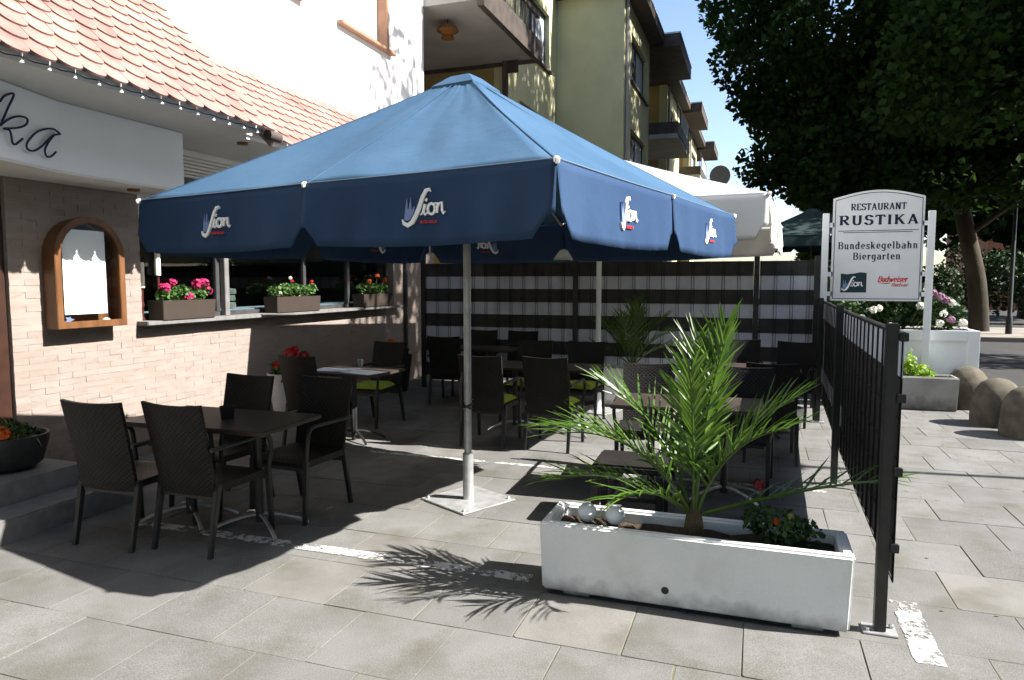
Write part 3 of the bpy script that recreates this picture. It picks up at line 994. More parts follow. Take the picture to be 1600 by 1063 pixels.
# ------------------------------------------------------------------ plants
def blade(mb, p, d, L, w, up=Vector((0, 0, 1)), droop=0.3, seg=3, fold=0.25):
    d = Vector(d).normalized()
    side = d.cross(up)
    if side.length < 1e-3:
        side = Vector((1, 0, 0))
    side.normalize()
    nrm = side.cross(d)
    vs, fs = [], []
    for i in range(seg + 1):
        s = i / seg
        c = Vector(p) + d * (L * s) - Vector((0, 0, 1)) * (droop * L * s * s)
        ww = w * (0.55 + 0.9 * s - 1.45 * s * s) if s < 1 else 0.0008
        ww = max(ww, 0.0008)
        vs += [c + side * ww + nrm * ww * fold, c, c - side * ww + nrm * ww * fold]
    for i in range(seg):
        a = i * 3
        fs += [(a, a + 1, a + 4, a + 3), (a + 1, a + 2, a + 5, a + 4)]
    mb.add(vs, fs)


def frond(parent, az, el, L, droop, nl, ll, lw, seed, roll=0.0, start=0.22):
    rr = random.Random(seed)
    m = MB()
    pts = [Vector((0, 0, 0))]
    n = 14
    dirs = []
    for i in range(n):
        s = i / n
        a = R(el) - R(droop) * s ** 1.4
        d = Vector((math.cos(a) * math.cos(R(az + roll * s)), math.cos(a) * math.sin(R(az + roll * s)), math.sin(a)))
        dirs.append(d)
        pts.append(pts[-1] + d * (L / n))
    dirs.append(dirs[-1])
    m.tube(pts, [0.009 * (1 - .85 * i / n) + .0012 for i in range(n + 1)], 5)
    for k in range(nl):
        s = start + (1 - start) * (k + .5) / nl
        i = min(int(s * n), n - 1)
        f = s * n - i
        p = pts[i].lerp(pts[i + 1], f)
        d = dirs[i]
        side = d.cross(Vector((0, 0, 1)))
        if side.length < .05:
            side = Vector((-math.sin(R(az)), math.cos(R(az)), 0))
        side.normalize()
        up = side.cross(d).normalized()
        prof = (0.45 + 0.55 * math.sin(math.pi * min(1, (s - start) / (1 - start) * .75 + .15)))
        for sg in (-1, 1):
            ang = 58 - 36 * s + rr.uniform(-11, 11)
            dd = d * math.cos(R(ang)) + side * (sg * math.sin(R(ang))) + up * (0.30 + rr.uniform(-.14, .14))
            blade(m, p, dd, ll * prof * rr.uniform(.85, 1.1), lw * rr.uniform(.8, 1.15), up, droop=rr.uniform(.02, .24), seg=3, fold=0.5)
    return m.build('frond', M_PALM, parent)


def palm(label, loc, specs, scale=1.0, seed=0):
    t = thing('palm', label, 'palm', loc)
    MB().lathe([(.03, -.12), (.044, -.05), (.050, .0), (.042, .06), (.028, .11), (.012, .15)], 12).build('trunk', M_PALMTRUNK, t, True)
    for i, (az, el, L, dr, nl) in enumerate(specs):
        fr = frond(t, az, el, L * scale, dr, int(nl * 1.15), 0.35 * scale, 0.0150 * scale, seed + i, roll=random.uniform(-12, 12))
        fr.location = (0.012 * math.cos(R(az)), 0.012 * math.sin(R(az)), 0.07)
    return t


def bloom_mesh(r, m, seed, n=34):
    rr = random.Random(seed)
    b = MB()
    for k in range(n):
        d = Vector((rr.gauss(0, 1), rr.gauss(0, 1), rr.gauss(.3, .8))).normalized()
        p = d * r * rr.uniform(.65, 1)
        u = d.orthogonal().normalized()
        v = d.cross(u)
        s = r * rr.uniform(.35, .5)
        a0 = rr.uniform(0, 6)
        ring_ = [p + (u * math.cos(a0 + q) + v * math.sin(a0 + q)) * s + d * s * .25 for q in (0, 1.26, 2.51, 3.77, 5.03)]
        b.add([p] + ring_, [(0, 1 + i, 1 + (i + 1) % 5) for i in range(5)])
    return b.mesh('bloom', m)


def leafy(name, parent, m, clumps, n, size, flat=0.5):
    return link(name, fast_mesh(name, leaf_cloud(clumps, n, size, flat, .4), 4, m), parent)


# far-reaching palm in the near planter (big) : azimuth, elevation, length, droop, leaflets
near_specs = [
    (174, 54, 1.10, 72, 17), (203, 60, 1.00, 74, 16), (152, 68, 1.02, 52, 17), (100, 80, 1.12, 28, 19),
    (62, 84, 1.16, 18, 20), (12, 72, 0.92, 50, 17), (330, 70, 0.88, 60, 15), (268, 80, 1.02, 36, 17),
    (3, 20, 1.14, 16, 12), (186, 32, 0.86, 52, 13), (300, 83, 1.10, 20, 18), (225, 40, .6, 60, 10)]
far_specs = [(175, 40, .75, 50, 18), (160, 62, .8, 40, 18), (95, 80, .9, 20, 20), (30, 70, .85, 40, 20), (5, 45, .8, 60, 18), (250, 75, .8, 30, 18), (300, 78, .85, 20, 18), (60, 84, .9, 10, 18), (200, 70, .8, 35, 18), (345, 60, .8, 50, 18)]


def trough(name, label, x0, x1, y0, y1, z1, m, wall=0.06, foot=0.03, group=None, drain=None, soil=0.08):
    cx, cy = (x0 + x1) / 2, (y0 + y1) / 2
    t = thing(name, label, 'planter', (cx, cy, 0), group=group)
    a, b = (x1 - x0) / 2, (y1 - y0) / 2
    ta = 0.012
    mb = MB()
    o_lo = [(-a + ta, -b + ta, foot), (a - ta, -b + ta, foot), (a - ta, b - ta, foot), (-a + ta, b - ta, foot)]
    o_hi = [(-a, -b, z1), (a, -b, z1), (a, b, z1), (-a, b, z1)]
    i_hi = [(-a + wall, -b + wall, z1), (a - wall, -b + wall, z1), (a - wall, b - wall, z1), (-a + wall, b - wall, z1)]
    i_lo = [(x * .98, y * .95, z1 - .22) for x, y, z in i_hi]
    vs = o_lo + o_hi + i_hi + i_lo
    fs = [(3, 2, 1, 0), (12, 13, 14, 15)]
    for k in range(4):
        q = (k + 1) % 4
        fs += [(k, q, 4 + q, 4 + k), (4 + k, 4 + q, 8 + q, 8 + k), (8 + k, 8 + q, 12 + q, 12 + k)]
    mb.add(vs, fs)
    mb.build('trough_body', m, t, bevel=.012, seg=3)
    for fxx in (-a + .12, a - .26):
        MB().box(fxx, fxx + .14, -b + .05, b - .05, 0, foot + .002).build('foot', m, t)
    s = MB()
    n = 14
    for i in range(n + 1):
        for j in range(4):
            s.v.append((-a + wall + (2 * (a - wall)) * i / n, -b + wall + (2 * (b - wall)) * j / 3, z1 - soil + random.uniform(-.012, .012)))
    for i in range(n):
        for j in range(3):
            s.f.append((i * 4 + j, i * 4 + j + 1, (i + 1) * 4 + j + 1, (i + 1) * 4 + j))
    s.build('soil', M_SOIL, t, True)
    if drain is not None:
        d = MB()
        d.tube([(drain, -b - .001 + .008, .11), (drain, -b + .02, .11)], .019, 14)
        d.build('drain_hole', M_BLACKMETAL, t)
    return t


trough('concrete_planter', 'long whitewashed concrete planter with the big palm, nearest the fence post', -1.054, 0.456, 3.48, 3.86, 0.392, M_WHITEPLANTER, 0.058, 0.025, 'whitewashed concrete troughs', drain=-.10, soil=.06)
palm('large palm with spreading fronds in the nearest white planter', (-0.28, 3.68, 0.38), near_specs, 0.86, 40)
for x, nm in ((-0.833, 'white glass globe at the left end of the nearest planter'), (-0.683, 'second white glass globe in the nearest planter, closer to the palm')):
    t = thing('globe_light', nm, 'garden light', (x, 3.64, 0.335), group='white globes in the planter')
    MB().lathe([(.004 + .047 * math.sin(math.pi * k / 14), .082 - .05 * math.cos(math.pi * k / 14)) for k in range(15)], 20).build('globe', M_GLOBE, t, 'all')
    MB().lathe([(.010, -.02), (.018, .028), (.016, .04)], 10).build('spike', M_BLACKMETAL, t, True)


def flower_plant(label, loc, leaf_clumps, n, size, m_leaf, blooms, name='flower_plant', cat='plant', group=None, flat=.5):
    """blooms: (x, y, z, r, material)"""
    t = thing(name, label, cat, loc, group=group)
    leafy('foliage', t, m_leaf, leaf_clumps, n, size, flat)
    st = MB()
    for c in leaf_clumps[:6]:
        st.tube([(c[0] * .3, c[1] * .3, -.02), (c[0] * .7, c[1] * .7, c[2] * .6), (c[0], c[1], c[2])], [.005, .004, .002], 5)
    for (x, y, z, r, mm) in blooms:
        st.tube([(x * .4, y * .4, 0), (x * .8, y * .8, z * .7), (x, y, z)], .0025, 4)
    st.build('stems', M_STALK, t)
    for i, (x, y, z, r, mm) in enumerate(blooms):
        link('bloom', bloom_mesh(r, mm, int(x * 1000) + i), t, (x, y, z))
    return t


flower_plant('leafy plant with red geranium and orange blooms right of the big palm', (0.12, 3.68, 0.34),
             [(0, 0, .10, .14, .11, .09), (.12, .02, .07, .10, .1, .07), (-.1, .03, .12, .08, .08, .08)], 420, .035, M_DARKLEAF,
             [(-.09, .05, .285, .028, M_REDSHADE), (.0, .0, .12, .018, M_ORANGE), (.06, -.05, .17, .014, M_GRASSLEAF)])

# sill boxes
sb = []
for (ya, yb, lab, pal) in ((5.30, 5.98, 'brown wicker window box with bright pink geraniums', 'pink'), (7.0, 7.86, 'brown wicker window box with pale green foliage, few red blooms', 'green'), (8.95, 9.8, 'shaded dark window box with orange flowers at the wall end', 'orange')):
    t = thing('window_box', lab, 'planter', (W + .055, (ya + yb) / 2, 1.277), group='flower boxes on the window sill')
    hw = (yb - ya) / 2
    b = MB()
    vs = [(-.09, -hw, 0), (.09, -hw, 0), (.09, hw, 0), (-.09, hw, 0), (-.1, -hw - .01, .19), (.1, -hw - .01, .19), (.1, hw + .01, .19), (-.1, hw + .01, .19), (-.085, -hw + .01, .19), (.085, -hw + .01, .19), (.085, hw - .01, .19), (-.085, hw - .01, .19), (-.085, -hw + .01, .16), (.085, -hw + .01, .16), (.085, hw - .01, .16), (-.085, hw - .01, .16)]
    fsx = [(3, 2, 1, 0), (12, 13, 14, 15)]
    for k in range(4):
        q = (k + 1) % 4
        fsx += [(k, q, 4 + q, 4 + k), (4 + k, 4 + q, 8 + q, 8 + k), (8 + k, 8 + q, 12 + q, 12 + k)]
    b.add(vs, fsx)
    b.build('box_body', M_WICKERBOX, t, bevel=.004)
    MB().box(-.084, .084, -hw + .011, hw - .011, .162, .175).build('soil', M_SOIL, t)
    cl = [(random.uniform(-.04, .05), -hw + .1 + i * (2 * hw - .2) / 5, .06 + random.uniform(0, .05), .08, .09, .07) for i in range(6)]
    if pal == 'pink':
        bl = [(.05, y, z, r, M_PINK) for y, z, r in ((-.26, .14, .045), (-.17, .19, .035), (.02, .05, .045), (.14, .17, .05), (.26, .18, .04), (.30, .10, .04), (.22, .2, .03), (-.30, .15, .03))]
    elif pal == 'green':
        bl = [(.06, -.33, .06, .018, M_WHITEPETAL), (.03, -.05, .2, .018, M_RED), (.04, .33, .19, .026, M_RED), (-.02, -.02, .24, .02, M_WHITEPETAL)]
    else:
        bl = [(.05, -.2, .2, .035, M_ORANGE), (.04, .05, .28, .035, M_ORANGE), (.06, .25, .22, .035, M_ORANGE), (.02, -.32, .12, .03, M_ORANGE)]
    flower_plant({'pink': 'pink geraniums growing in the leftmost window box', 'green': 'pale leafy geranium in the middle window box', 'orange': 'orange flowering plant in the shaded rear window box'}[pal],
                 (W + .055, (ya + yb) / 2, 1.452), cl, 520, .045, M_GERLEAF, bl, 'geranium', 'plant', 'plants in the window boxes')

# pots
t = thing('tall_pot', 'tall light grey tapered pot with red geranium by the brick wall', 'plant pot', (-5.12, 6.85, 0))
MB().lathe([(.12, 0), (.15, .02), (.23, .58), (.235, .60), (.215, .60), (.20, .53), (.01, .53)], 24).build('pot_body', M_POTGREY, t, True)
flower_plant('red geranium with straw grass in the tall grey pot', (-5.12, 6.85, .53), [(0, 0, .12, .2, .2, .12), (.1, -.08, .1, .13, .13, .1), (-.1, .05, .12, .12, .14, .1)], 520, .05, M_GERLEAF,
             [(.08, -.05, .28, .075, M_RED), (.15, .1, .25, .06, M_RED), (-.02, -.17, .17, .04, M_RED), (.1, .0, .34, .045, M_RED)], 'geranium')
t = thing('bowl_pot', 'dark round bowl pot on the entrance step', 'plant pot', (-5.06, 3.56, .301))
MB().lathe([(.13, 0), (.2, .05), (.245, .2), (.25, .255), (.23, .255), (.215, .21), (.01, .21)], 26).build('pot_body', M_POTDARK, t, True)
t = thing('ornamental_grass', 'spiky striped grass with orange bloom in the step bowl', 'plant', (-5.06, 3.56, .51))
m = MB()
for k in range(70):
    a = random.uniform(0, 360)
    e = random.uniform(35, 85)
    blade(m, (random.uniform(-.08, .08), random.uniform(-.08, .08), 0), (math.cos(R(a)) * math.cos(R(e)), math.sin(R(a)) * math.cos(R(e)), math.sin(R(e))), random.uniform(.18, .36), .006, droop=random.uniform(.2, .8), seg=4)
m.build('blades', M_GRASSLEAF, t)
leafy('foliage', t, M_DARKLEAF, [(0, 0, .05, .18, .18, .08)], 260, .04)
link('bloom', bloom_mesh(.055, M_ORANGE, 5), t, (.13, -.15, .08))
t = thing('dark_pot', 'tall dark pot with orange flower in the shaded wall corner', 'plant pot', (-5.1, 9.45, 0))
MB().lathe([(.13, 0), (.16, .03), (.22, .52), (.225, .55), (.2, .55), (.19, .5), (.01, .5)], 22).build('pot_body', M_POTDARK, t, True)
flower_plant('orange flowering plant in the shaded corner pot', (-5.1, 9.45, .5), [(0, 0, .12, .17, .17, .12)], 300, .05, M_DARKLEAF, [(-.05, -.1, .26, .05, M_ORANGE), (.08, -.1, .2, .05, M_ORANGE)])


# ------------------------------------------------------------------ parasols
def valance_fn(p0, p1, z, nrm):
    p0, p1, nrm = Vector(p0), Vector(p1), Vector(nrm)
    d = (p1 - p0).normalized()
    return d


def parasol(name, label, loc, rz, half, ze, zp, drop, m, pole_m, pole_r, logos=False, plate=True, valance_m=None, piping=None):
    t = thing(name, label, 'parasol', loc, rz)
    # canopy: four sagging faces
    c = MB()
    n = 20
    pk = 0.10                                        # half width of the flat crown
    for k in range(4):
        a = k * math.pi / 2
        ca, sa = math.cos(a), math.sin(a)
        vs = []
        for j in range(n + 1):
            v = j / n
            wv = half + (pk - half) * v
            for i in range(2 * n + 1):
                u = -1 + i / n
                x, y = u * wv, -wv
                z = ze + (zp - ze) * v
                sag = 0.030 * abs(math.sin(math.pi * u)) * math.sin(math.pi * min(v * .95 + .05, 1)) + .018 * math.sin(math.pi * v)
                z += -sag + 0.007 * math.sin(9 * u + 5 * v + k) * (1 - u * u)
                wr = mnoise.noise(Vector((u * 5 + k * 9, v * 3, half))) * .013 + mnoise.noise(Vector((u * 14 + k * 5, v * 5 + 3, half))) * .006
                cr = .010 * math.sin(26 * (u * .5 + v) + 3 * k) * max(0, abs(u) - .55) * (1 - v)
                z += (wr + cr) * (1 - u ** 8) * min(1, 4 * v + .15)
                vs.append((x * ca - y * sa, x * sa + y * ca, z))
        q = 2 * n + 1
        c.add(vs, [(j * q + i, j * q + i + 1, (j + 1) * q + i + 1, (j + 1) * q + i) for j in range(n) for i in range(2 * n)])
    can = c.build('canopy', m, t, 'all')
    md = can.modifiers.new('cloth', 'SOLIDIFY')
    md.thickness = 0.004
    # stitched seams on the hips and down the middle of each face
    sm = MB()
    for k in range(8):
        a = k * math.pi / 4
        d = Vector((math.cos(a - math.pi / 2), math.sin(a - math.pi / 2), 0)) * (1 if k % 2 == 0 else math.sqrt(2))
        pts = []
        for j in range(13):
            v = j / 12
            pts.append(d * (half + (pk - half) * v) + Vector((0, 0, ze + (zp - ze) * v - .018 * math.sin(math.pi * v) + .0005)))
        sm.tube(pts, .003, 5)
    sm.build('seams', m, t, True)
    # vent cap
    c = MB()
    hw = half * .115
    vs = [(0, 0, zp + .055)]
    for j, (w_, zz) in enumerate(((hw * .45, zp + .045), (hw, zp - .035), (hw * 1.02, zp - .085))):
        for i in range(16):
            s = i / 4
            k = int(s)
            u = (s - k) * 2 - 1
            x, y = [(u, -1), (1, u), (-u, 1), (-1, -u)][k]
            vs.append((x * w_, y * w_, zz + (0.015 * math.sin(i * 2.1) if j == 2 else 0)))
    fsx = [(0, 1 + i, 1 + (i + 1) % 16) for i in range(16)]
    for j in range(2):
        fsx += [(1 + j * 16 + i, 1 + (j + 1) * 16 + i, 1 + (j + 1) * 16 + (i + 1) % 16, 1 + j * 16 + (i + 1) % 16) for i in range(16)]
    c.add(vs, fsx)
    vc = c.build('vent_cap', m, t)
    md = vc.modifiers.new('cloth', 'SOLIDIFY')
    md.thickness = 0.004
    # valances: two per side, rounded cut-outs where they meet
    for k in range(4):
        a = k * math.pi / 2
        ca, sa = math.cos(a), math.sin(a)
        for hlf in (0, 1):
            u0, u1 = (-half, 0) if hlf == 0 else (0, half)
            b = MB()
            nu, nv = 40, 8
            rc = drop * .26
            Lp = u1 - u0
            ph = k * 1.7 + hlf * .8

            def depth(s):
                e = min(s, 1 - s) * Lp
                dd = drop * (1.0 + .07 * math.sin(math.pi * s))
                if e < rc:
                    dd = dd - rc * 1.5 * math.sqrt(max(0, 1 - (e / rc) ** 2)) * .8
                return dd

            def wave(s, v):
                return (0.012 * math.sin(s * 17 + ph) + .008 * math.sin(s * 39 + ph * 2)) * v ** 1.3 + .02 * v
            vs = []
            for j in range(nv + 1):
                for i in range(nu + 1):
                    s = i / nu
                    v = j / nv
                    x = u0 - .006 + (Lp + .012) * s
                    y = -half - .004 - .004 * hlf - wave(s, v)
                    z = ze - depth(s) * v
                    vs.append((x * ca - y * sa, x * sa + y * ca, z))
            q = nu + 1
            b.add(vs, [(j * q + i, (j + 1) * q + i, (j + 1) * q + i + 1, j * q + i + 1) for j in range(nv) for i in range(nu)])
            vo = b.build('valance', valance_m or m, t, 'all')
            md = vo.modifiers.new('cloth', 'SOLIDIFY')
            md.thickness = 0.003
            if logos:
                cxm = (u0 + u1) / 2 + (.06 if hlf else .02)
                zc = ze - drop * .50

                def f(uu, vv, d, ca=ca, sa=sa, cxm=cxm, zc=zc, u0=u0, Lp=Lp, wave=wave):
                    x = cxm + uu
                    s = min(max((x - u0) / Lp, 0), 1)
                    v = min(max((ze - (zc + vv)) / drop, 0), 1)
                    y = -half - .0125 - wave(s, v) - d
                    return (x * ca - y * sa, x * sa + y * ca, zc + vv)
                sion_logo(vo, f, drop * .56, both=True)
    # hem cord along the canopy edge
    h = MB()
    for k in range(4):
        a = k * math.pi / 2
        pts = []
        for i in range(13):
            u = -1 + i / 6
            x, y = u * (half - .01), -half - .006
            pts.append((x * math.cos(a) - y * math.sin(a), x * math.sin(a) + y * math.cos(a), ze + .004 - .004 * math.sin(math.pi * abs(u))))
        h.tube(pts, .0035, 5)
    h.build('edge_piping', piping or m, t, True)
    # ribs, hub, runner, struts
    for k in range(8):
        a = k * math.pi / 4 + math.pi / 4
        L = half * (math.sqrt(2) if k % 2 == 0 else 1) - .02
        d = Vector((math.cos(a), math.sin(a), 0))
        r_ = MB()
        r_.tube([d * .05 + Vector((0, 0, zp - .05)), d * L + Vector((0, 0, ze - .02))], .011, 6)
        rbo = r_.build('rib', pole_m, t, True)
        s_ = MB()
        s_.tube([d * .06 + Vector((0, 0, ze + .10)), d * (L * .4) + Vector((0, 0, ze + (zp - ze) * .6 - .05))], .009, 6)
        s_.build('strut', pole_m, rbo, True)
        cl = MB()
        e = d * (L + .03)
        cl.box(-.016, .016, -.012, .012, -.015, .015)
        co = cl.build('corner_clip', M_PAPER, t, bevel=.005)
        co.location = (e.x, e.y, ze - .004)
        co.rotation_euler = (0, R(20), a)
    MB().lathe([(pole_r + .004, ze + .05), (pole_r + .035, ze + .07), (pole_r + .035, ze + .13), (pole_r + .004, ze + .15)], 16).build('runner', M_BLACKMETAL, t, True)
    p = MB()
    p.lathe([(pole_r, .012), (pole_r, zp)], 20)
    p.build('pole', pole_m, t, True)
    if plate:
        p = MB()
        p.lathe([(pole_r + .012, .014), (pole_r + .012, .36), (pole_r + .003, .365)], 20)
        p.build('pole_sleeve', pole_m, t, True)
        q = .255
        bp = MB().box(-q, q, -q, q, .002, .014).build('base_plate', M_GALV, t, bevel=.003)
        bp.rotation_euler = (0, 0, R(-16))
        for sx in (-1, 1):
            for sy in (-1, 1):
                bo = MB().lathe([(.014, .0145), (.014, .024), (.007, .03)], 6).build('bolt', M_ALU, t)
                v = Vector((sx * (q - .04), sy * (q - .04), 0))
                v.rotate(Matrix.Rotation(R(-16), 3, 'Z'))
                bo.location = v
    return t


parasol('parasol', 'large square blue parasol with printed valances on a silver pole', (-2.03, 4.85, 0), R(-12), 1.54, 2.18, 3.07, 0.335, M_BLUE, M_GALV, 0.028, logos=True, valance_m=M_VALSHADE, piping=mat('pale_blue_hem', (0.10, 0.14, 0.185), rough=.8))
parasol('parasol', 'white square parasol behind the blue one, beside the striped fence', (-1.90, 8.84, 0), R(-3), 2.08, 2.42, 3.19, 0.40, M_WHITEFAB, M_WHITEWOOD, 0.032, plate=True)
parasol('parasol', 'dark green parasol far behind the fence, left of the restaurant sign', (0.98, 15.6, 0), R(10), 1.4, 2.50, 3.06, 0.2, M_GREENFAB, M_DARKWOOD, 0.03, plate=False)
parasol('parasol', 'dark green parasol mostly hidden behind the striped fence', (-3.2, 13.2, 0), R(8), 1.5, 2.02, 2.7, 0.2, M_GREENFAB, M_DARKWOOD, 0.03, plate=False)

# black strap tied round the blue parasol's pole
m = MB()
c0 = Vector((-2.03, 4.85, 0))
for z0, z1 in ((.78, .70), (.66, .74)):
    m.tube([(c0.x + .036 * math.cos(a), c0.y + .036 * math.sin(a), z0 + (z1 - z0) * (a / 6.28)) for a in [k * .5236 for k in range(13)]], .008, 5)
m.tube([c0 + Vector((-.03, -.03, .98)), c0 + Vector((-.045, -.035, .85)), c0 + Vector((-.04, -.03, .72)), c0 + Vector((-.05, -.03, .60))], [.006, .012, .014, .005], 6)
tag(m.build('strap', M_BLACKMETAL, None, True), 'black strap tied around the pole of the blue parasol', 'strap')


# ------------------------------------------------------------------ tables and chairs
def make_chair():
    t = thing('wicker_chair', 'chair', 'chair')
    hw = .235
    # seat: shallow dish with rounded front
    b = MB()
    n = 8
    vs = []
    for lay in (0, 1):
        for j in range(n + 1):
            y = -.23 + .47 * j / n
            for i in range(n + 1):
                x = (-hw + 2 * hw * i / n)
                z = .43 if lay == 0 else .385
                if lay == 0:
                    z -= .012 * (1 - (2 * i / n - 1) ** 2) * math.sin(math.pi * j / n)
                    if j == n:
                        z -= .018
                vs.append((x, y, z))
    q = n + 1
    fs_ = []
    for j in range(n):
        for i in range(n):
            a = j * q + i
            fs_.append((a, a + 1, a + q + 1, a + q))
            fs_.append((a + q * q, a + q + q * q, a + q + 1 + q * q, a + 1 + q * q))
    for i in range(n):
        fs_.append((i + 1, i, i + q * q, i + 1 + q * q))
        a = n * q + i
        fs_.append((a, a + 1, a + 1 + q * q, a + q * q))
        a = i * q
        fs_.append((a, a + q, a + q + q * q, a + q * q))
        a = i * q + n
        fs_.append((a + q, a, a + q * q, a + q + q * q))
    b.add(vs, fs_)
    b.build('seat', M_WICKER, t, True)
    # back: curved leaning panel, wider at the top
    b = MB()
    nu, nv = 10, 8
    vs = []
    for lay in (0, 1):
        for j in range(nv + 1):
            v = j / nv
            z = .36 + .56 * v
            yb = -.215 - .11 * v ** 1.2 + (0.012 if lay else -0.012)
            for i in range(nu + 1):
                u = -1 + 2 * i / nu
                x = u * (.215 + .012 * v)
                y = yb - .022 * (1 - u * u)
                zz = z + (.012 * (u * u) if j == nv else 0)
                vs.append((x, y, zz))
    q = nu + 1
    T = q * (nv + 1)
    fs_ = []
    for j in range(nv):
        for i in range(nu):
            a = j * q + i
            fs_ += [(a, a + 1, a + q + 1, a + q), (T + a, T + a + q, T + a + q + 1, T + a + 1)]
    for i in range(nu):
        a = nv * q + i
        fs_ += [(i, T + i, T + i + 1, i + 1), (a, a + 1, T + a + 1, T + a)]
    for j in range(nv):
        a = j * q
        fs_ += [(a, a + q, T + a + q, T + a)]
        a = j * q + nu
        fs_ += [(a, T + a, T + a + q, a + q)]
    b.add(vs, fs_)
    b.build('backrest', M_WICKER, t, True)
    # legs
    for sx in (-1, 1):
        b = MB()
        x = sx * .222
        w = .016

        def leg(p0, p1, w0, w1):
            vs = []
            for (px, py, pz), ww in ((p0, w0), (p1, w1)):
                vs += [(px - ww, py - ww, pz), (px + ww, py - ww, pz), (px + ww, py + ww, pz), (px - ww, py + ww, pz)]
            return vs
        b.hexa(leg((x, -.285, 0), (x, -.205, .43), .014, .019))
        b.build('leg', M_BLACKMETAL, t, bevel=.003)
        b = MB()
        b.hexa(leg((x * 1.03, .25, 0), (x * 1.03, .225, .42), .014, .018))
        b.build('leg', M_BLACKMETAL, t, bevel=.003)
        # arm: rises from the front leg and bends back to the backrest
        b = MB()
        xa = sx * .252
        b.tube(smooth_path([(x * 1.03, .225, .41), (xa, .232, .56), (xa, .215, .635), (xa, .15, .662), (xa, -.05, .66), (xa * .96, -.27, .655)], 4), .0145, 8)
        b.build('armrest', M_BLACKMETAL, t, True)
    MB().box(-.20, .20, .215, .235, .36, .384).build('seat_rail', M_BLACKMETAL, t)
    MB().box(-.20, .20, -.225, -.205, .335, .359).build('seat_rail', M_BLACKMETAL, t)
    return t


chair0 = make_chair()
CH = []
first = [True]


def chair(x, y, rz, label, group='black wicker chairs on the terrace'):
    o = chair0 if first[0] else copy_tree(chair0)
    first[0] = False
    o.location = (x, y, 0)
    o.rotation_euler = (0, 0, R(rz) + random.gauss(0, .02))
    o['label'] = label
    o['category'] = 'chair'
    o['group'] = group
    return o


chair(-3.80, 3.49, 2, 'black wicker chair nearest the entrance step, its back to the camera')
chair(-3.25, 3.58, -2, 'black wicker chair with back to camera, second from the entrance step')
chair(-3.72, 4.16, 178, 'black wicker chair facing the camera across the nearest table, before the lit wall')
chair(-3.08, 4.24, 176, 'black wicker chair facing the camera at the nearest table, closer to the parasol pole')
chair(-4.20, 6.12, -4, 'black wicker chair beside the red geranium pot, at the table with placemats')
chair(-4.20, 7.20, 172, 'black wicker chair with lime cushion facing the table with placemats')
chair(-3.93, 8.84, 3, 'black wicker chair in deep shade near the striped fence corner post')
chair(-3.88, 9.52, 178, 'black wicker chair against the striped fence, left of two')
chair(-3.22, 9.52, 182, 'black wicker chair against the striped fence, right of two')
chair(-2.56, 6.74, 1, 'black wicker chair with lime cushion partly hidden by the silver pole')
chair(-1.90, 6.79, -2, 'black wicker chair with sunlit rim, just right of the silver pole')
chair(-1.93, 8.02, 181, 'black wicker chair at the middle table standing before the white pole')
chair(-2.60, 8.02, 178, 'black wicker chair at the middle table, beyond the cushioned chair by the silver pole')
chair(-0.86, 5.96, 184, 'wicker chair behind the big palm, left of the two at that table')
chair(-0.10, 5.96, 177, 'wicker chair behind the big palm, right of the two at that table')
chair(0.13, 6.98, 3, 'black wicker chair with back to camera beside the low fence')
chair(-0.18, 8.98, 178, 'black wicker chair with sunlit rim before the striped fence, right of the far palm')
chair(0.38, 8.80, 165, 'black wicker chair in the corner of the striped and low fences')

m = MB()
n = 10
vs = []
for j in range(n + 1):
    for i in range(n + 1):
        u, v = -1 + 2 * i / n, -1 + 2 * j / n
        e = (1 - abs(u) ** 6) * (1 - abs(v) ** 6)
        vs.append((u * .2, v * .2, .012 + .045 * e ** .5))
for j in range(n + 1):
    for i in range(n + 1):
        u, v = -1 + 2 * i / n, -1 + 2 * j / n
        vs.append((u * .2, v * .2, .0))
q = n + 1
T = q * q
fs_ = []
for j in range(n):
    for i in range(n):
        a = j * q + i
        fs_ += [(a, a + 1, a + q + 1, a + q), (T + a, T + a + q, T + a + q + 1, T + a + 1)]
for i in range(n):
    fs_ += [(i, T + i, T + i + 1, i + 1), (n * q + i, n * q + i + 1, T + n * q + i + 1, T + n * q + i), (i * q, (i + 1) * q, T + (i + 1) * q, T + i * q), (i * q + n, T + i * q + n, T + (i + 1) * q + n, (i + 1) * q + n)]
m.add(vs, fs_)
CUSH = m.mesh('seat_cushion', M_CUSHION, 'all')
for x, y, lab in ((-4.2, 6.14, 'lime green cushion on the chair beside the red geranium pot'), (-4.2, 7.18, 'lime green cushion facing the table with the placemats'), (-2.56, 6.76, 'lime green cushion on the chair hidden by the silver pole'),
                  (-1.9, 6.81, 'lime green cushion on the sunlit-rim chair right of the silver pole'), (-1.93, 8.0, 'lime green cushion on the chair before the white pole'), (-2.6, 8.0, 'lime green cushion at the far side of the middle table')):
    tag(link('seat_cushion', CUSH, None, (x, y, .4305), (0, 0, random.gauss(0, .05))), lab, 'cushion', 'lime cushions on chairs')


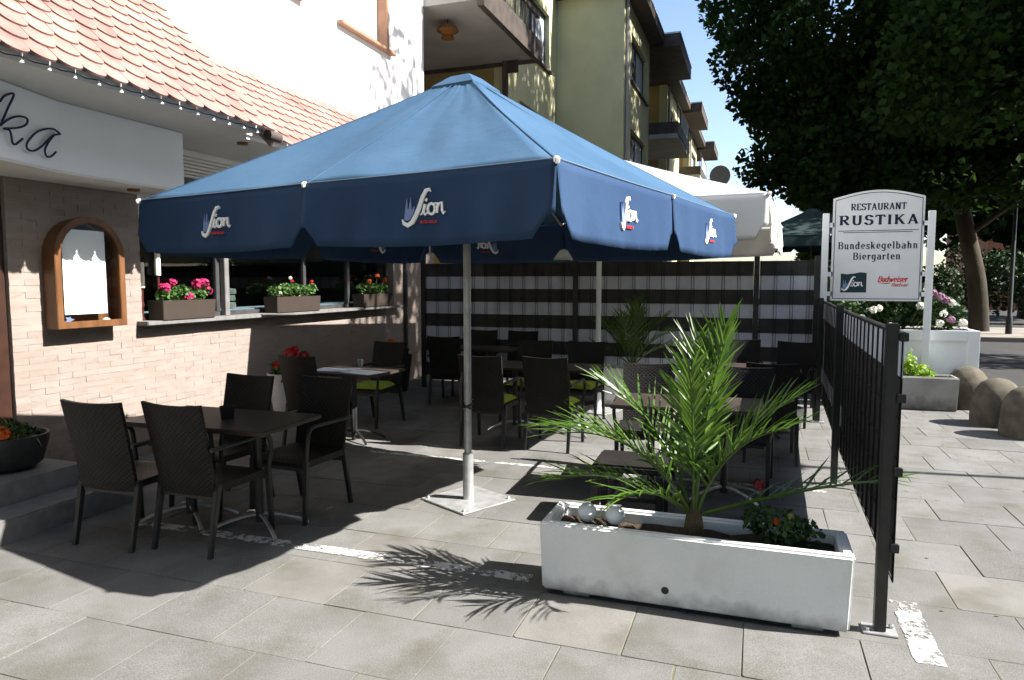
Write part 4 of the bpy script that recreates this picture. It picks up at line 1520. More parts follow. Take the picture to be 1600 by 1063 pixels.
def table(x, y, lx, ly, rz, label, cols=1, m_top=None):
    t = thing('terrace_table', label, 'table', (x, y, 0), R(rz), 'dark terrace tables')
    MB().box(-lx / 2, lx / 2, -ly / 2, ly / 2, .705, .735).build('tabletop', m_top or M_TABLETOP, t, bevel=.006)
    for cxx in ([0] if cols == 1 else [-lx * .25, lx * .25]):
        MB().lathe([(.028, .05), (.028, .69), (.09, .70), (.09, .7045)], 14, (cxx, 0, 0)).build('column', M_BLACKMETAL, t, True)
        b = MB()
        for a in (35, 145, 215, 325):
            d = Vector((math.cos(R(a)), math.sin(R(a)), 0))
            b.tube(smooth_path([Vector((cxx, 0, .10)), Vector((cxx, 0, .09)) + d * .1, Vector((cxx, 0, .05)) + d * .24, Vector((cxx, 0, .012)) + d * .31], 4), .013, 7)
        b.build('foot', M_ALU if cols == 2 else M_BLACKMETAL, t, True)
    return t


table(-3.40, 3.82, 1.15, .64, 1, 'dark rectangular table nearest the entrance, ringed by four chairs', 2)
table(-3.94, 6.66 - .30, .85, .66, -3, 'dark square table with white placemats and a glass, near the brick wall')
table(-3.55, 9.18, .95, .55, 0, 'dark table in deep shade against the striped fence')
table(-2.22, 7.38, 1.2, .68, 0, 'dark table in the middle of the terrace under the white parasol', 2)
table(-0.48, 5.50, 1.1, .62, 2, 'table with pale sunlit edge behind the big palm', 2)
table(0.0, 8.0, .9, .66, 0, 'dark table beside the low fence, before the striped fence')
for x, y, r, lab in ((-4.12, 6.30, 8, 'white paper placemat on the wall side of the square table'), (-3.74, 6.22, -14, 'white paper placemat overhanging the sunlit corner of the square table')):
    tag(MB().box(-.2, .2, -.14, .14, 0, .003).build('placemat', M_PAPER), lab, 'placemat', 'white placemats')
    o = bpy.context.scene.objects[-1]
    o.location = (x, y, .7365)
    o.rotation_euler = (0, 0, R(r))
t = thing('drinking_glass', 'small clear glass standing on the square table by the wall', 'glass', (-3.93, 6.48, .7365))
MB().lathe([(.026, 0), (.022, .02), (.036, .10), (.034, .10), (.020, .022), (.002, .02)], 16).build('bowl', M_CLEAR, t, True)
# menu holder on the near table
t = thing('table_pot', 'small dark holder standing on the nearest table before the facing chair', 'pot', (-3.33, 3.80, .7355))
MB().lathe([(.04, 0), (.048, .075), (.05, .085), (.043, .085), (.04, .04), (.01, .04)], 16).build('pot_body', M_POTDARK, t, True)
# stool near the planter
t = thing('wicker_stool', 'dark wicker stool just behind the nearest white planter', 'stool', (-0.80, 4.84, 0), R(2))
MB().box(-.24, .24, -.22, .22, .37, .425).build('seat', M_WICKER, t, bevel=.015)
for sx in (-1, 1):
    for sy in (-1, 1):
        MB().box(sx * .215 - .025, sx * .215 + .025, sy * .195 - .025, sy * .195 + .025, 0, .369).build('leg', M_BLACKMETAL, t, bevel=.004)
MB().box(-.19, .19, -.012, .012, .12, .15).build('stretcher', M_BLACKMETAL, t)
# far trough with palm, white pot
trough('concrete_planter', 'white trough with small palm standing before the striped fence', -2.02, -0.55, 9.12, 9.50, 0.52, M_WHITEPLANTER, .05, .03, 'whitewashed concrete troughs')
palm('small palm in the white trough before the striped fence', (-1.55, 9.3, .47), far_specs, 0.92, 90)
flower_plant('low leafy plant in the far trough beside the small palm', (-0.95, 9.3, .44), [(0, 0, .08, .2, .12, .09)], 220, .05, M_DARKLEAF, [(.05, -.08, .16, .03, M_PINK)])
t = thing('white_pot', 'small white pot in the shade below the low fence', 'plant pot', (0.36, 8.30, 0))
MB().lathe([(.10, 0), (.12, .02), (.155, .25), (.15, .27), (.13, .27), (.125, .22), (.01, .22)], 20).build('pot_body', M_WHITEPLANTER, t, True)
leafy('foliage', t, M_DARKLEAF, [(0, 0, .32, .12, .12, .1)], 150, .05)


# ------------------------------------------------------------------ fences with woven privacy strips
def strip_mesh(L, m, h=.1897, period=.2, amp=.010):
    b = MB()
    n = max(8, int(L / period) * 8)
    vs = []
    for lay, off in ((0, -.0012), (1, .0012)):
        for i in range(n + 1):
            x = L * i / n
            y = amp * abs(math.sin(math.pi * x / period)) ** .7 + off
            vs += [(x, y, 0), (x, y, h)]
    T = 2 * (n + 1)
    fs_ = []
    for i in range(n):
        a = 2 * i
        fs_ += [(a, a + 2, a + 3, a + 1), (T + a, T + a + 1, T + a + 3, T + a + 2), (a + 1, a + 3, T + a + 3, T + a + 1), (a, T + a, T + a + 2, a + 2)]
    b.add(vs, fs_)
    return b.mesh('privacy_strip', m, True)


def fence_panel(parent, p0, p1, z0, cols, side=1, amp=.010, bo=.008):
    """strips listed from the top; local frame runs from p0 to p1"""
    p0, p1 = Vector(p0), Vector(p1)
    L = (p1 - p0).length
    ang = math.atan2(p1.y - p0.y, p1.x - p0.x)
    nrows = len(cols)
    cache = {}
    for r, c in enumerate(cols):
        if c not in cache:
            cache[c] = strip_mesh(L, M_STRIPLIGHT if c == 'L' else M_STRIPDARK, amp=amp)
        o = link('privacy_strip', cache[c], parent, (p0.x, p0.y, z0 + (nrows - 1 - r) * .19), (0, 0, ang))
        o.scale.y = side
    b = MB()
    x = 0.10
    top = z0 + nrows * .19
    x = 0.0
    while x < L + .001:
        for d in (-.017, .017):
            if 0 < x + d < L:
                b.tube([(x + d, -bo * side, z0 - .004), (x + d, -bo * side, top + .008)], .0032, 5)
        x += .2
    for r in range(nrows + 1):
        z = z0 + r * .19 - .003
        b.tube([(0, -.75 * bo * side, z), (L, -.75 * bo * side, z)], .0032, 5)
    o = b.build('mesh_bars', mat('matt_dark_wire', (0.024, 0.0235, 0.0235), rough=0.7, spec=0.1), parent)
    o.location = (p0.x, p0.y, 0)
    o.rotation_euler = (0, 0, ang)
    tag(o, kind='stuff')


fb = thing('striped_fence', 'tall privacy fence with black and pale grey woven stripes across the terrace end', 'fence', (0, 0, 0))
fp = [-4.90, -2.48, -0.02, 0.72]
for i, x in enumerate(fp):
    MB().box(x - .035, x + .035, 9.93, 9.99, 0, 1.98 if i else 2.13).build('post', M_BLACKMETAL, fb, bevel=.004)
for i in range(3):
    fence_panel(fb, (fp[i] + .037, 9.962, 0), (fp[i + 1] - .037, 9.962, 0), .21, 'DLDLDLDLD', 1)
MB().lathe([(.085, 2.131), (.08, 2.165), (.05, 2.195), (.002, 2.205)], 16, (fp[0], 9.96, 0)).build('post_cap', M_PAPER, fb, True)

fr = thing('low_fence', 'low black fence with woven strips running along the right of the terrace', 'fence', (0, 0, 0))
rp = [(0.585, 3.62), (0.625, 6.21), (0.70, 8.95)]
for (x, y) in rp:
    MB().box(x - .025, x + .025, y - .03, y + .03, .01, 1.46).build('post', M_BLACKMETAL, fr, bevel=.004)
    MB().box(x - .075, x + .075, y - .055, y + .055, .002, .0105).build('base_plate', M_GALV, fr, bevel=.002)
    for sx in (-1, 1):
        MB().lathe([(.012, .0106), (.012, .024), (.006, .028)], 6, (x + sx * .055, y + .03 * sx, 0)).build('bolt', M_ALU, fr)
fence_panel(fr, (rp[0][0] + .045, rp[0][1] - .03, 0), (rp[1][0] + .045, rp[1][1] - .02, 0), .26, 'LDDDDD', -1, .003, .003)
fence_panel(fr, (rp[1][0] + .045, rp[1][1] + .02, 0), (rp[2][0] + .045, rp[2][1] + .02, 0), .26, 'LDDDLD', -1, .003, .003)
fence_panel(fr, (rp[2][0] + .045, rp[2][1] + .04, 0), (0.755, 9.9, 0), .26, 'LDDDLD', -1, .003, .003)
for z in (.42, .78, 1.12, 1.4):
    MB().box(rp[0][0] + .0255, rp[0][0] + .062, rp[0][1] - .045, rp[0][1] - .02, z - .02, z + .02).build('clip', M_BLACKMETAL, fr, bevel=.003)
rl = MB()
for (a, b2) in ((rp[0], rp[1]), (rp[1], rp[2]), (rp[2], (.71, 9.9))):
    rl.tube([(a[0] + .045, a[1] - .02, 1.412), (b2[0] + .045, b2[1], 1.412)], .012, 6)
rl.build('top_rail', M_BLACKMETAL, fr, True)

# ------------------------------------------------------------------ sign, boxes, bollards
sg = thing('restaurant_sign', 'white arched restaurant sign on two white posts beyond the low fence', 'sign', (1.50, 10.72, 0))
SW = .555
sy0, sy1 = 1.385, 2.775
n = 16
ap = [(-SW, sy0), (SW, sy0)] + [(SW - 2 * SW * k / n, sy1 + .10 * math.sin(math.pi * k / n)) for k in range(n + 1)]
fz = lambda a, b, d: (a, -d, b)
m = MB()
m.prism(ap, fz, -.02, .012)
bd = m.build('board', M_SIGNWHITE, sg, bevel=.003)


def inset(poly, d):
    return [(x * (1 - d / SW), sy0 + d + (y - sy0) * (1 - 2 * d / 1.45)) for x, y in poly]


m = MB()
ring(m, inset(ap, .026), inset(ap, .034), .0125, .0145, fz)
m.build('border_line', M_SIGNNAVY, bd)
fs2 = lambda a, b, d: (a, -.0125 - d, b)
m = MB()
text(m, 'RESTAURANT', -.335, 2.61, .088, fs2, .20, .07, width=.67, sp=.06)
m.build('restaurant_lettering', M_SIGNNAVY, bd)
m = MB()
text(m, 'RUSTIKA', -.475, 2.415, .125, fs2, .27, .09, width=.96, sp=.16)
m.build('name_lettering', M_SIGNNAVY, bd)
m = MB()
m.stroke([(-.485, 2.335), (.49, 2.335)], .008, fs2)
m.stroke([(-.42, 2.312), (.42, 2.312)], .008, fs2)
m.build('rule_line', M_SIGNNAVY, bd)
m = MB()
text(m, 'Bundeskegelbahn', -.48, 2.09, .095, fs2, .17, .075, width=.97, sp=.10)
text(m, 'Biergarten', -.29, 1.945, .095, fs2, .17, .075, width=.58, sp=.10)
m.build('service_lettering', M_SIGNNAVY, bd)
m = MB()
m.prism([(-.43, 1.50), (-.11, 1.50), (-.11, 1.765), (-.19, 1.775), (-.28, 1.755), (-.36, 1.748), (-.43, 1.76)], fs2, 0, .002)
lp = m.build('logo_plate', M_SIGNTEAL, bd)
sion_logo(lp, lambda a, b, d: (a - .285, -.015 - d, b + 1.625), .20, 'logo_lettering', spires=True, red=False)
m = MB()
text(m, 'Budweiser', .02, 1.645, .075, fs2, .19, .12, width=.36, sp=.0, slant=.3)
text(m, 'Budvar', .19, 1.585, .042, fs2, .2, .13, width=.20, sp=.0, slant=.3)
m.stroke([(.03, 1.63), (.14, 1.622), (.19, 1.63)], [.004, .014, .004], fs2)
m.build('red_lettering', M_PRINTRED, bd)
for sx in (-1, 1):
    MB().box(sx * .64 - .042, sx * .64 + .042, -.03, .03, .30, 2.58).build('post', M_WHITEWOOD, sg, bevel=.005)
    for z in (1.48, 2.42, 1.75):
        MB().box(min(sx * .597, sx * .535), max(sx * .597, sx * .535), -.012, .018, z - .03, z + .03).build('bracket', M_WHITEWOOD, sg)

bx = thing('planter_box', 'large white panelled wooden planter box behind the sign posts', 'planter', (1.78, 11.12, 0))
hx, hy, hz = 1.0, .34, 1.0
m = MB()
m.box(-hx + .03, hx - .03, -hy + .03, hy - .03, .05, hz - .09)
m.build('inner_panel', M_WHITEWOOD, bx)
for sx in (-1, 1):
    for sy in (-1, 1):
        MB().box(sx * (hx - .07) - .07, sx * (hx - .07) + .07, sy * (hy - .03) - .031, sy * (hy - .03) + .031, 0, hz).build('corner_post', M_WHITEWOOD, bx, bevel=.006)
for z0, z1 in ((hz - .14, hz - .002), (.10, .22)):
    for sy in (-1, 1):
        MB().box(-hx + .141, hx - .141, sy * (hy - .028) - .024, sy * (hy - .028) + .024, z0, z1).build('rail', M_WHITEWOOD, bx, bevel=.004)
    for sx in (-1, 1):
        MB().box(sx * (hx - .03) - .024, sx * (hx - .03) + .024, -hy + .062, hy - .062, z0, z1).build('rail', M_WHITEWOOD, bx, bevel=.004)
MB().box(-hx + .1, hx - .1, -hy + .06, hy - .06, hz - .09, hz - .05).build('soil', M_SOIL, bx)
flower_plant('leafy rose bush with white and mauve blooms in the white box', (1.85, 11.12, .94), [(-.55, 0, .25, .32, .26, .28), (0, 0, .3, .34, .28, .3), (.5, 0, .28, .34, .26, .28), (.25, 0, .5, .25, .2, .2), (-.2, .0, .42, .25, .2, .2)], 1900, .075, M_DARKLEAF,
             [(-.35, -.3, .32, .05, M_WHITEPETAL), (-.27, -.26, .34, .045, M_WHITEPETAL), (-.48, -.28, .2, .05, M_WHITEPETAL), (-.12, -.3, .1, .05, M_WHITEPETAL), (.32, -.2, .62, .05, M_WHITEPETAL), (.38, -.2, .55, .055, M_MAUVE), (.46, -.22, .5, .055, M_MAUVE), (.54, -.2, .45, .055, M_MAUVE),
              (.62, -.18, .42, .045, M_WHITEPETAL), (.22, -.3, .38, .05, M_WHITEPETAL), (.5, -.3, .28, .045, M_WHITEPETAL), (.6, -.26, .2, .048, M_MAUVE), (.46, -.3, .15, .05, M_WHITEPETAL), (.75, -.2, .16, .05, M_WHITEPETAL)], 'rose_bush', 'bush')
trough('concrete_planter', 'weathered grey concrete trough in front of the white planter box', 0.95, 2.44, 10.22, 10.60, 0.43, M_GREYPLANTER, .05, .0, 'concrete troughs', soil=.05)
flower_plant('bright lime feathery plant in the grey trough', (1.92, 10.42, .38), [(-.05, 0, .12, .10, .10, .12), (0, 0, .25, .06, .07, .14), (.12, 0, .1, .12, .1, .09), (.2, .02, .05, .1, .1, .06)], 420, .05, M_LIMELEAF, [])
flower_plant('low green cushion plant in the grey trough', (1.62, 10.42, .38), [(0, 0, .05, .16, .12, .08), (.15, 0, .05, .1, .1, .07)], 260, .04, M_GERLEAF, [])


def bollard(x, y, lab):
    t = thing('bollard', lab, 'bollard', (x, y, 0), random.uniform(0, 6), 'domed stone bollards')
    prof = [(.255, 0), (.26, .06), (.257, .22), (.245, .32), (.215, .41), (.165, .48), (.095, .528), (.02, .545)]
    b = MB().lathe(prof, 28)
    b.v = [(x_ + .014 * mnoise.noise(Vector((x_ * 6, y_ * 6, z_ * 6 + x))), y_ + .006 * mnoise.noise(Vector((x_ * 7 + 5, y_ * 7, z_ * 7))), z_) for x_, y_, z_ in b.v]
    b.build('dome', M_BOLLARD, t, True)


bollard(2.63, 10.66, 'domed stone bollard farthest back, beside the grey trough')
bollard(2.64, 9.47, 'domed stone bollard in the middle of the row of three')
bollard(2.76, 8.84, 'domed stone bollard cut off by the right picture edge')

# ================================================================== APARTMENT BUILDING
ap_o = Vector((-5.2, 18.6, 0))
ab = thing('apartment_building', 'stepped yellow-green apartment block with dark balconies and flat roofs', 'building', ap_o)


def bb(name, m, f, bevel=0.0, parent=None, smooth=False):
    b = LB(ap_o)
    f(b)
    return b.build(name, m, parent or ab, smooth, bevel)


def wall_with_windows(name, x, xb, ya, yb, z0, z1, wins, m=M_YELLOW):
    """wall facing +X at x with window openings (y0, y1, z0, z1), frames and panes set back"""
    def f(b):
        ys = sorted({ya, yb, *[w[0] for w in wins], *[w[1] for w in wins]})
        zs = sorted({z0, z1, *[w[2] for w in wins], *[w[3] for w in wins]})
        for i in range(len(ys) - 1):
            for j in range(len(zs) - 1):
                cy, cz = (ys[i] + ys[i + 1]) / 2, (zs[j] + zs[j + 1]) / 2
                if any(w[0] < cy < w[1] and w[2] < cz < w[3] for w in wins):
                    continue
                b.box(x - .3, x, ys[i], ys[i + 1], zs[j], zs[j + 1])
    bb(name, m, f)
    for (y0, y1, a, c) in wins:
        mid = (y0 + y1) / 2
        w = bb('window', M_ANTHRA, lambda b: (b.box(x - .16, x - .10, y0, y0 + .07, a, c), b.box(x - .16, x - .10, y1 - .07, y1, a, c), b.box(x - .16, x - .10, mid - .04, mid + .04, a + .071, c - .071),
                                              b.box(x - .16, x - .10, y0 + .071, y1 - .071, a, a + .07), b.box(x - .16, x - .10, y0 + .071, y1 - .071, c - .07, c)))
        bb('pane', M_PANE, lambda b: b.box(x - .145, x - .13, y0 + .07, mid - .04, a + .07, c - .07), parent=w)
        bb('pane', M_CURTAIN, lambda b: b.box(x - .145, x - .13, mid + .04, y1 - .07, a + .07, c - .07), parent=w)
        bb('sill', M_DARKWOOD, lambda b: b.box(x - .1, x + .07, y0 - .08, y1 + .08, a - .06, a - .005), parent=w)


AX = -5.18
wall_with_windows('side_wall', AX, -9, 14.65, 18.58, -.1, 9.0, [(15.5, 17.85, 6.97, 8.35), (15.5, 17.95, 4.0, 5.72)])
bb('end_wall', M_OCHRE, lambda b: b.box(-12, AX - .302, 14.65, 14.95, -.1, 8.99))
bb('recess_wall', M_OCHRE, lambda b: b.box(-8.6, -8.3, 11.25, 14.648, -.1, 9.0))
bb('balcony_slab', M_GREYCONC, lambda b: b.box(-8.29, -4.52, 11.28, 14.60, 6.30, 6.46))
bb('balcony_fascia', M_DARKWOOD, lambda b: (b.box(-4.515, -4.40, 11.28, 14.62, 6.20, 6.62), b.box(-8.2, -4.52, 14.602, 14.64, 6.22, 6.62)))
bb('balcony_rail', M_DARKWOOD, lambda b: (b.box(-4.50, -4.44, 11.28, 14.6, 7.1, 7.2), [b.box(-4.49, -4.45, 11.3 + k * .6, 11.34 + k * .6, 6.62, 7.1) for k in range(6)]))
bb('balcony_post', M_DARKWOOD, lambda b: (b.box(-5.24, -5.14, 14.5, 14.6, 0, 6.298), b.box(-5.13, -4.9, 14.52, 14.58, 6.05, 6.298)))
pend = bb('pendant_lamp', M_AMBER, lambda b: b.lathe([(.02, -.02), (.16, -.05), (.20, -.12), (.13, -.16), (.09, -.2), (.12, -.25), (.02, -.28)], 12, (-5.35, 11.95, 6.22)), smooth=True)
bb('lamp_cord', M_BLACKMETAL, lambda b: b.tube([(-5.35, 11.95, 6.2), (-5.35, 11.95, 6.30)], .008, 5), parent=pend)
MODULE = 9.05
for k in range(3):
    dy = k * MODULE
    y0, y1, y2 = 18.58 + dy, 22.97 + dy, 27.62 + dy
    bx_ = -3.40
    wall_with_windows('front_wall', bx_, -9, y0 + .001, y1, -.1, 9.0, [(y0 + 1.1, y1 - .55, 7.08, 8.35), (y0 + 1.1, y1 - .55, 4.05, 5.83)])
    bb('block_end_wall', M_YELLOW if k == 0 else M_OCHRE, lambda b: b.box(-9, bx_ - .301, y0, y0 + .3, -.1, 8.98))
    bb('flat_roof', M_DARKWOOD, lambda b: (b.box(-9.4, -2.95, y0 - .35, y1, 9.0, 9.24)))
    bb('roof_edge', M_GALV, lambda b: (b.box(-9.4, -2.93, y0 - .37, y1 - .001, 9.241, 9.28)))
    bb('bay_roof', M_DARKWOOD, lambda b: b.box(-9.4, -2.48, y1 + .001, y1 + 3.9, 8.90, 9.26))
    bb('bay_roof_edge', M_GALV, lambda b: b.box(-9.4, -2.46, y1 - .02, y1 + 3.92, 9.281, 9.33))
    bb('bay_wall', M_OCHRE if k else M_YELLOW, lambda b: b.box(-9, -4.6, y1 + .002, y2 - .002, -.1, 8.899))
    bb('balcony_slab', M_GREYCONC, lambda b: b.box(-4.6, -2.5, y1 + .003, y1 + 3.85, 6.12, 6.26))
    bb('balcony_parapet', M_DARKWOOD, lambda b: (b.box(-2.56, -2.48, y1 + .003, y1 + 3.85, 6.261, 6.62), b.box(-3.39, -2.561, y1 + .004, y1 + .06, 6.261, 6.62)))
    bb('balcony_screen', M_CURTAIN, lambda b: [b.box(-2.54, -2.51, y1 + 1.0 + q * .9, y1 + 1.8 + q * .9, 6.65, 7.15) for q in range(3)])
    bb('balcony_rail', M_BLACKMETAL, lambda b: (b.tube([(-2.52, y1 + .02, 7.2), (-2.52, y1 + 3.8, 7.2)], .02, 6), [b.tube([(-2.52, y1 + .05 + q * .94, 6.62), (-2.52, y1 + .05 + q * .94, 7.2)], .015, 5) for q in range(5)]))
    bb('downpipe', M_GREYCONC, lambda b: b.tube([(bx_ + .05, y0 + .22, 0), (bx_ + .05, y0 + .22, 8.98)], .045, 8), smooth=True)
sd = thing('satellite_dish', 'dark satellite dish sticking out from the apartment block against the sky', 'satellite dish', (-2.48, 33.4, 6.3))
b = MB().lathe([(.02, 0), (.3, .03), (.45, .09), (.46, .11), (.3, .055), (.02, .03)], 20)
d = b.build('reflector', M_SATDISH, sd, True)
d.location = (.72, 0, .05)
d.rotation_euler = (R(100), 0, R(15))
m = MB()
m.tube([(0, 0, -.1), (.35, .05, -.1), (.72, .03, .02)], .025, 6)
m.tube([(.72, -.1, -.35), (.85, -.4, -.1)], .015, 5)
m.build('arm', M_SATDISH, sd)

# ================================================================== TREES AND STREET
def tree(label, loc, trunk, limbs, clumps, n, size, m_leaf=M_LEAF, name='plane_tree', group='street trees'):
    t = thing(name, label, 'tree', loc, group=group)
    b = MB()
    b.tube(smooth_path(trunk[0], 4), [trunk[1] + (trunk[2] - trunk[1]) * i / (4 * (len(trunk[0]) - 1)) for i in range(4 * (len(trunk[0]) - 1) + 1)], 14)
    b.build('trunk', M_BARK, t, True)
    for (pts, r0, r1) in limbs:
        b = MB()
        sp_ = smooth_path(pts, 3)
        b.tube(sp_, [r0 + (r1 - r0) * i / (len(sp_) - 1) for i in range(len(sp_))], 8)
        b.build('limb', M_BARK, t, True)
    link('crown', fast_mesh('crown', leaf_cloud(clumps, n, size, .35, .35), 4, m_leaf), t)
    return t


def crown_clumps(cx, cy, cz, rx, ry, rz, n, cr, seed, low=-1.0):
    rr = random.Random(seed)
    out = []
    while len(out) < n:
        d = Vector((rr.gauss(0, 1), rr.gauss(0, 1), rr.gauss(0, 1))).normalized() * (rr.random() ** .45)
        if d.z < low:
            continue
        s = cr * rr.uniform(.65, 1.3)
        out.append((cx + d.x * rx, cy + d.y * ry, cz + d.z * rz, s, s, s * .75))
    return out


tree('plane tree across the street with mottled leaning trunk', (6.35, 25.8, 0.1),
     ([(0.25, 0, -.1), (.12, 0, 1.5), (-.25, 0, 3.2), (-.7, 0, 5.2), (-1.0, 0, 8)], .29, .18),
     [([(-.35, 0, 3.6), (-2.5, -.5, 6.0), (-5.0, -1, 8.0)], .16, .04), ([(-.5, 0, 4.6), (1.5, -1, 7), (3.5, -1, 9.5)], .16, .04), ([(-.7, 0, 6), (-2, 1, 9), (-3, 1, 12)], .14, .03), ([(-.2, 0, 3.0), (1.2, -.4, 4.2), (2.6, -.5, 5.6)], .10, .03)],
     crown_clumps(-1.2, 0, 10.2, 6.3, 5.5, 5.6, 60, 1.5, 3) + [(-6.2, -.5, 7.6, 1.4, 1.4, 1.0), (-5.2, -.5, 6.6, 1.3, 1.3, .9), (-3.4, -.5, 5.6, 1.3, 1.3, .8), (-1.5, -1, 5.2, 1.3, 1.2, .7), (2.2, -1, 5.6, 1.4, 1.3, .9)] + crown_clumps(-2.6, -2.0, 6.6, 4.6, 3.0, 1.9, 22, 1.1, 31) + crown_clumps(1.5, -2.5, 6.3, 3.0, 2.5, 1.6, 14, 1.1, 32) + [(-6.9, -1, 10.5, 1.6, 1.5, 1.4), (-6.6, -1, 13, 1.6, 1.5, 1.4), (-6.8, -1, 8.6, 1.3, 1.3, 1.1)] + crown_clumps(-3.2, -3.0, 5.3, 4.4, 2.0, .7, 18, .9, 41) + crown_clumps(-.6, -3.4, 4.4, 2.3, 1.5, .7, 20, .8, 42) + crown_clumps(-4.2, -3.2, 4.2, 2.2, 1.5, .5, 14, .75, 44), 105000, .20)
tree('plane tree overhanging the street from beyond the right picture edge', (10.4, 17.6, 0),
     ([(0, 0, -.1), (.05, 0, 2), (-.1, 0, 4.5), (-.3, 0, 8)], .42, .2),
     [([(-.1, 0, 4), (-3, -.5, 6.5), (-6, -1, 8.5)], .18, .04), ([(-.2, 0, 5), (-2, 1.5, 8), (-4, 2, 11)], .15, .04)],
     crown_clumps(-2.2, .6, 10.8, 6.0, 5.6, 5.2, 56, 1.5, 9) + [(-6.4, 0, 6.4, 1.3, 1.3, .9), (-4.5, .5, 5.6, 1.3, 1.3, .9), (-3, 1, 5.2, 1.2, 1.2, .8)] + crown_clumps(-5.0, .5, 6.3, 2.6, 3.2, 1.7, 16, 1.05, 33) + crown_clumps(-4.6, .2, 14.2, 3.6, 4.6, 3.2, 26, 1.3, 43) + [(-6.4, -6.3, 13.2, 1.0, 1.0, .9), (-5.9, -5.2, 12.0, 1.1, 1.1, 1.0), (-5.2, -5.6, 10.4, .9, .9, .8), (-7.0, -7.2, 9.6, .85, .8, .8), (-7.1, -6.3, 10.2, .9, .9, .8), (-7.2, -6.3, 9.0, .9, .9, .8), (-7.2, -5.4, 9.0, .9, .9, .8), (-7.2, -5.2, 10.1, .9, .9, .8)], 99000, .16)
tree('dark dense tree farther back behind the green parasol', (4.4, 36, 0),
     ([(0, 0, -.1), (.1, 0, 2), (-.1, 0, 4.5), (0, 0, 8)], .32, .16), [([(0, 0, 4), (-2, 0, 6.5)], .12, .04)],
     crown_clumps(0, 0, 5.4, 3.1, 3, 3.6, 34, 1.2, 21), 20000, .34)
tree('dark tree at the far end of the street near the lamp post', (11.5, 38, 0),
     ([(0, 0, -.1), (.1, 0, 2), (-.1, 0, 4.5), (0, 0, 8)], .35, .16), [([(0, 0, 4), (-2, 0, 6.5)], .12, .04)],
     crown_clumps(0, 0, 7.0, 6, 4, 5.6, 40, 1.7, 25), 20000, .36)

for (x0, x1, y, h, lab, sd_) in ((-6.5, 1.2, 12.7, 1.75, 'dark hedge directly behind the striped fence', 1), (1.5, 7.0, 31, 2.6, 'dark shrub belt behind the leaning plane tree', 2), (7.2, 20, 33, 3.2, 'dark shrub belt at the street end beyond the lamp post', 3)):
    t = thing('hedge', lab, 'hedge', ((x0 + x1) / 2, y, 0))
    L = x1 - x0
    cl = [(-L / 2 + L * (k + .5) / 14 + random.uniform(-.2, .2), random.uniform(-.2, .2), h * random.uniform(.35, .6), L / 20 + .25, .6, h * random.uniform(.38, .5)) for k in range(14)]
    link('foliage', fast_mesh('foliage', leaf_cloud(cl, 9000 if y > 20 else 6000, .16 if y > 20 else .10, .3, .5), 4, M_HEDGE), t)
    st = MB()
    for c in cl:
        st.tube([(c[0], c[1], -.05), (c[0], c[1], c[2])], [.04, .02], 5)
    st.build('stems', M_BARK, t)

t = thing('lamp_post', 'thin dark street lamp post on the far pavement', 'lamp post', (7.05, 24.6, .1))
MB().lathe([(.09, 0), (.09, .5), (.06, .55), (.05, 6.5), (.03, 6.6)], 12).build('pole', M_BLACKMETAL, t, True)
m = MB()
m.tube(smooth_path([(0, 0, 6.5), (-.1, -.2, 6.9), (-.3, -.8, 7.0)], 4), .03, 6)
m.build('arm', M_BLACKMETAL, t, True)
MB().box(-.45, -.2, -1.35, -.75, 6.94, 7.06).build('lamp_head', M_BLACKMETAL, t, bevel=.03)
t = thing('lamp_post', 'slim lamp post beyond the right picture edge casting a thin shadow', 'lamp post', (7.0, 7.45, -.03))
MB().lathe([(.07, 0), (.07, .5), (.045, .55), (.04, 6.0), (.02, 6.1)], 12).build('pole', M_BLACKMETAL, t, True)
MB().lathe([(.05, 6.1), (.2, 6.16), (.24, 6.4), (.05, 6.55)], 12).build('lamp_head', M_BLACKMETAL, t, True)
fb2 = thing('brick_house', 'reddish brick house at the far end of the street, half hidden by trees', 'building', (22, 50, 0))
MB().box(-9, 9, 0, 10, -.1, 8).build('wall', mat('far_brick', (0.30, 0.13, 0.07), (0.24, 0.10, 0.06), 3, .9), fb2)
MB().prism([(-9.4, 8), (9.4, 8), (0, 12)], lambda p, q, d: (p, d, q), -.4, 10.4).build('roof', M_DARKWOOD, fb2)
for r in range(2):
    for k in range(5):
        w = MB().box(-7.6 + k * 3.4, -6.2 + k * 3.4, -.06, -.004, 1.2 + r * 3.2, 2.8 + r * 3.2).build('window', M_WHITEWOOD, fb2)
        MB().box(-7.5 + k * 3.4, -6.3 + k * 3.4, -.075, -.061, 1.3 + r * 3.2, 2.7 + r * 3.2).build('pane', M_PANE, w)
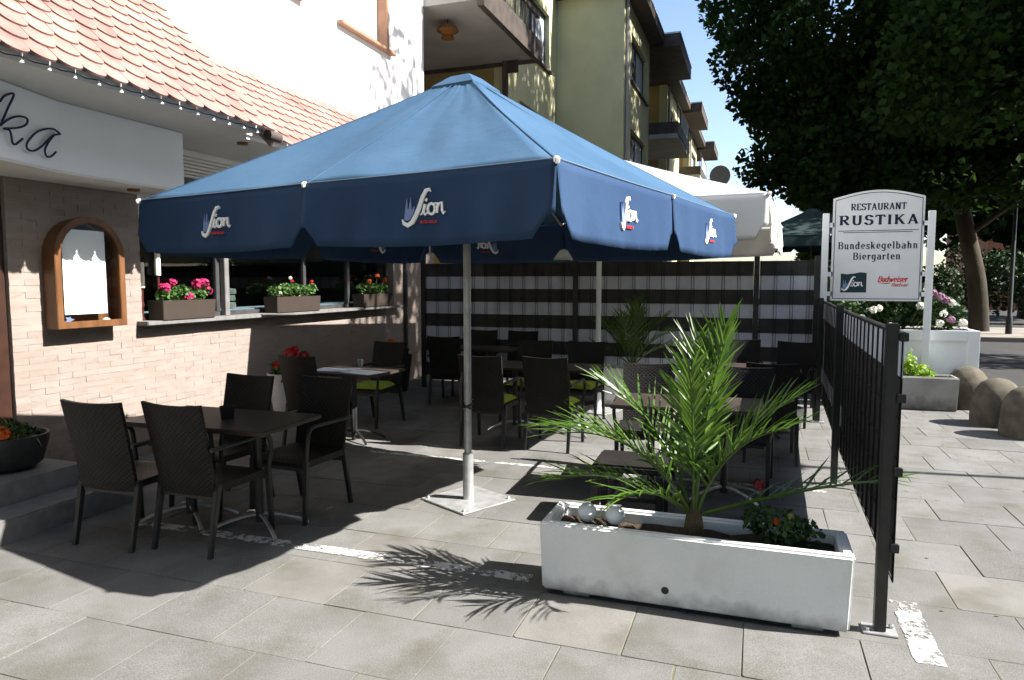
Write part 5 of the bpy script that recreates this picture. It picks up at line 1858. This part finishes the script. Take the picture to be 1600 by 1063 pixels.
# fallen petals and leaf crumbs on the sunlit paving outside the fence
m = MB()
for k in range(170):
    x, y = random.uniform(.9, 2.7), random.uniform(3.5, 11.2) if k % 2 else random.uniform(7, 10)
    s = random.uniform(.006, .016)
    a = random.uniform(0, 6.3)
    m.add([(x + s * math.cos(a + q), y + s * .6 * math.sin(a + q), .004 + random.uniform(0, .006)) for q in (0, 1.57, 3.14, 4.71)], [(0, 1, 2, 3)])
lt = m.build('leaf_litter', M_GRASSLEAF)
tag(lt, 'small dry leaves scattered on the paving outside the fence', 'leaf litter', kind='stuff')

# ------------------------------------------------------------------ unseen trees and houses added around the viewer to block sky light
behind = tree('added unseen plane tree over the viewer, blocking sky light', (0.5, -4.6, 0), ([(0, 0, -.1), (.1, 0, 2), (-.1, 0, 4.5), (0, 0, 8)], .38, .18), [([(0, 0, 4), (-2, 0, 6.5)], .14, .04)],
              crown_clumps(0, 0, 8.8, 5.6, 3.2, 4.2, 44, 1.7, 51), 17000, .40)
for x, y, rz, lab in ((-8.2, -4.8, math.pi, 'added sky-blocking plane tree behind the viewer, beside the restaurant'), (9.5, -4.8, 0.0, 'added sky-blocking plane tree behind the viewer, towards the road'), (-3.5, -12.5, 0.3, 'added sky-blocking plane tree in the second row behind the viewer')):
    c = copy_tree(behind)
    c.location = (x, y, 0)
    c.rotation_euler = (0, 0, rz)
    c['label'] = lab
oh = thing('added_house_row', 'added row of plastered houses outside the picture, blocking low sky light', 'building', (27, 0, 0))
MB().box(0, 9, -30, 19, -.1, 14).build('wall', M_YELLOW, oh)
MB().prism([(-.5, 14), (9.5, 14), (4.5, 17)], lambda p, q, d: (p, d, q), -30.4, 19.4).build('roof', M_TILE, oh)
for r in range(4):
    for k in range(14):
        w = MB().box(-.06, -.004, -28 + k * 3.4, -26.6 + k * 3.4, 1.2 + r * 3.3, 2.9 + r * 3.3).build('window', M_WHITEWOOD, oh)
        MB().box(-.08, -.061, -27.9 + k * 3.4, -26.7 + k * 3.4, 1.3 + r * 3.3, 2.8 + r * 3.3).build('pane', M_PANE, w)
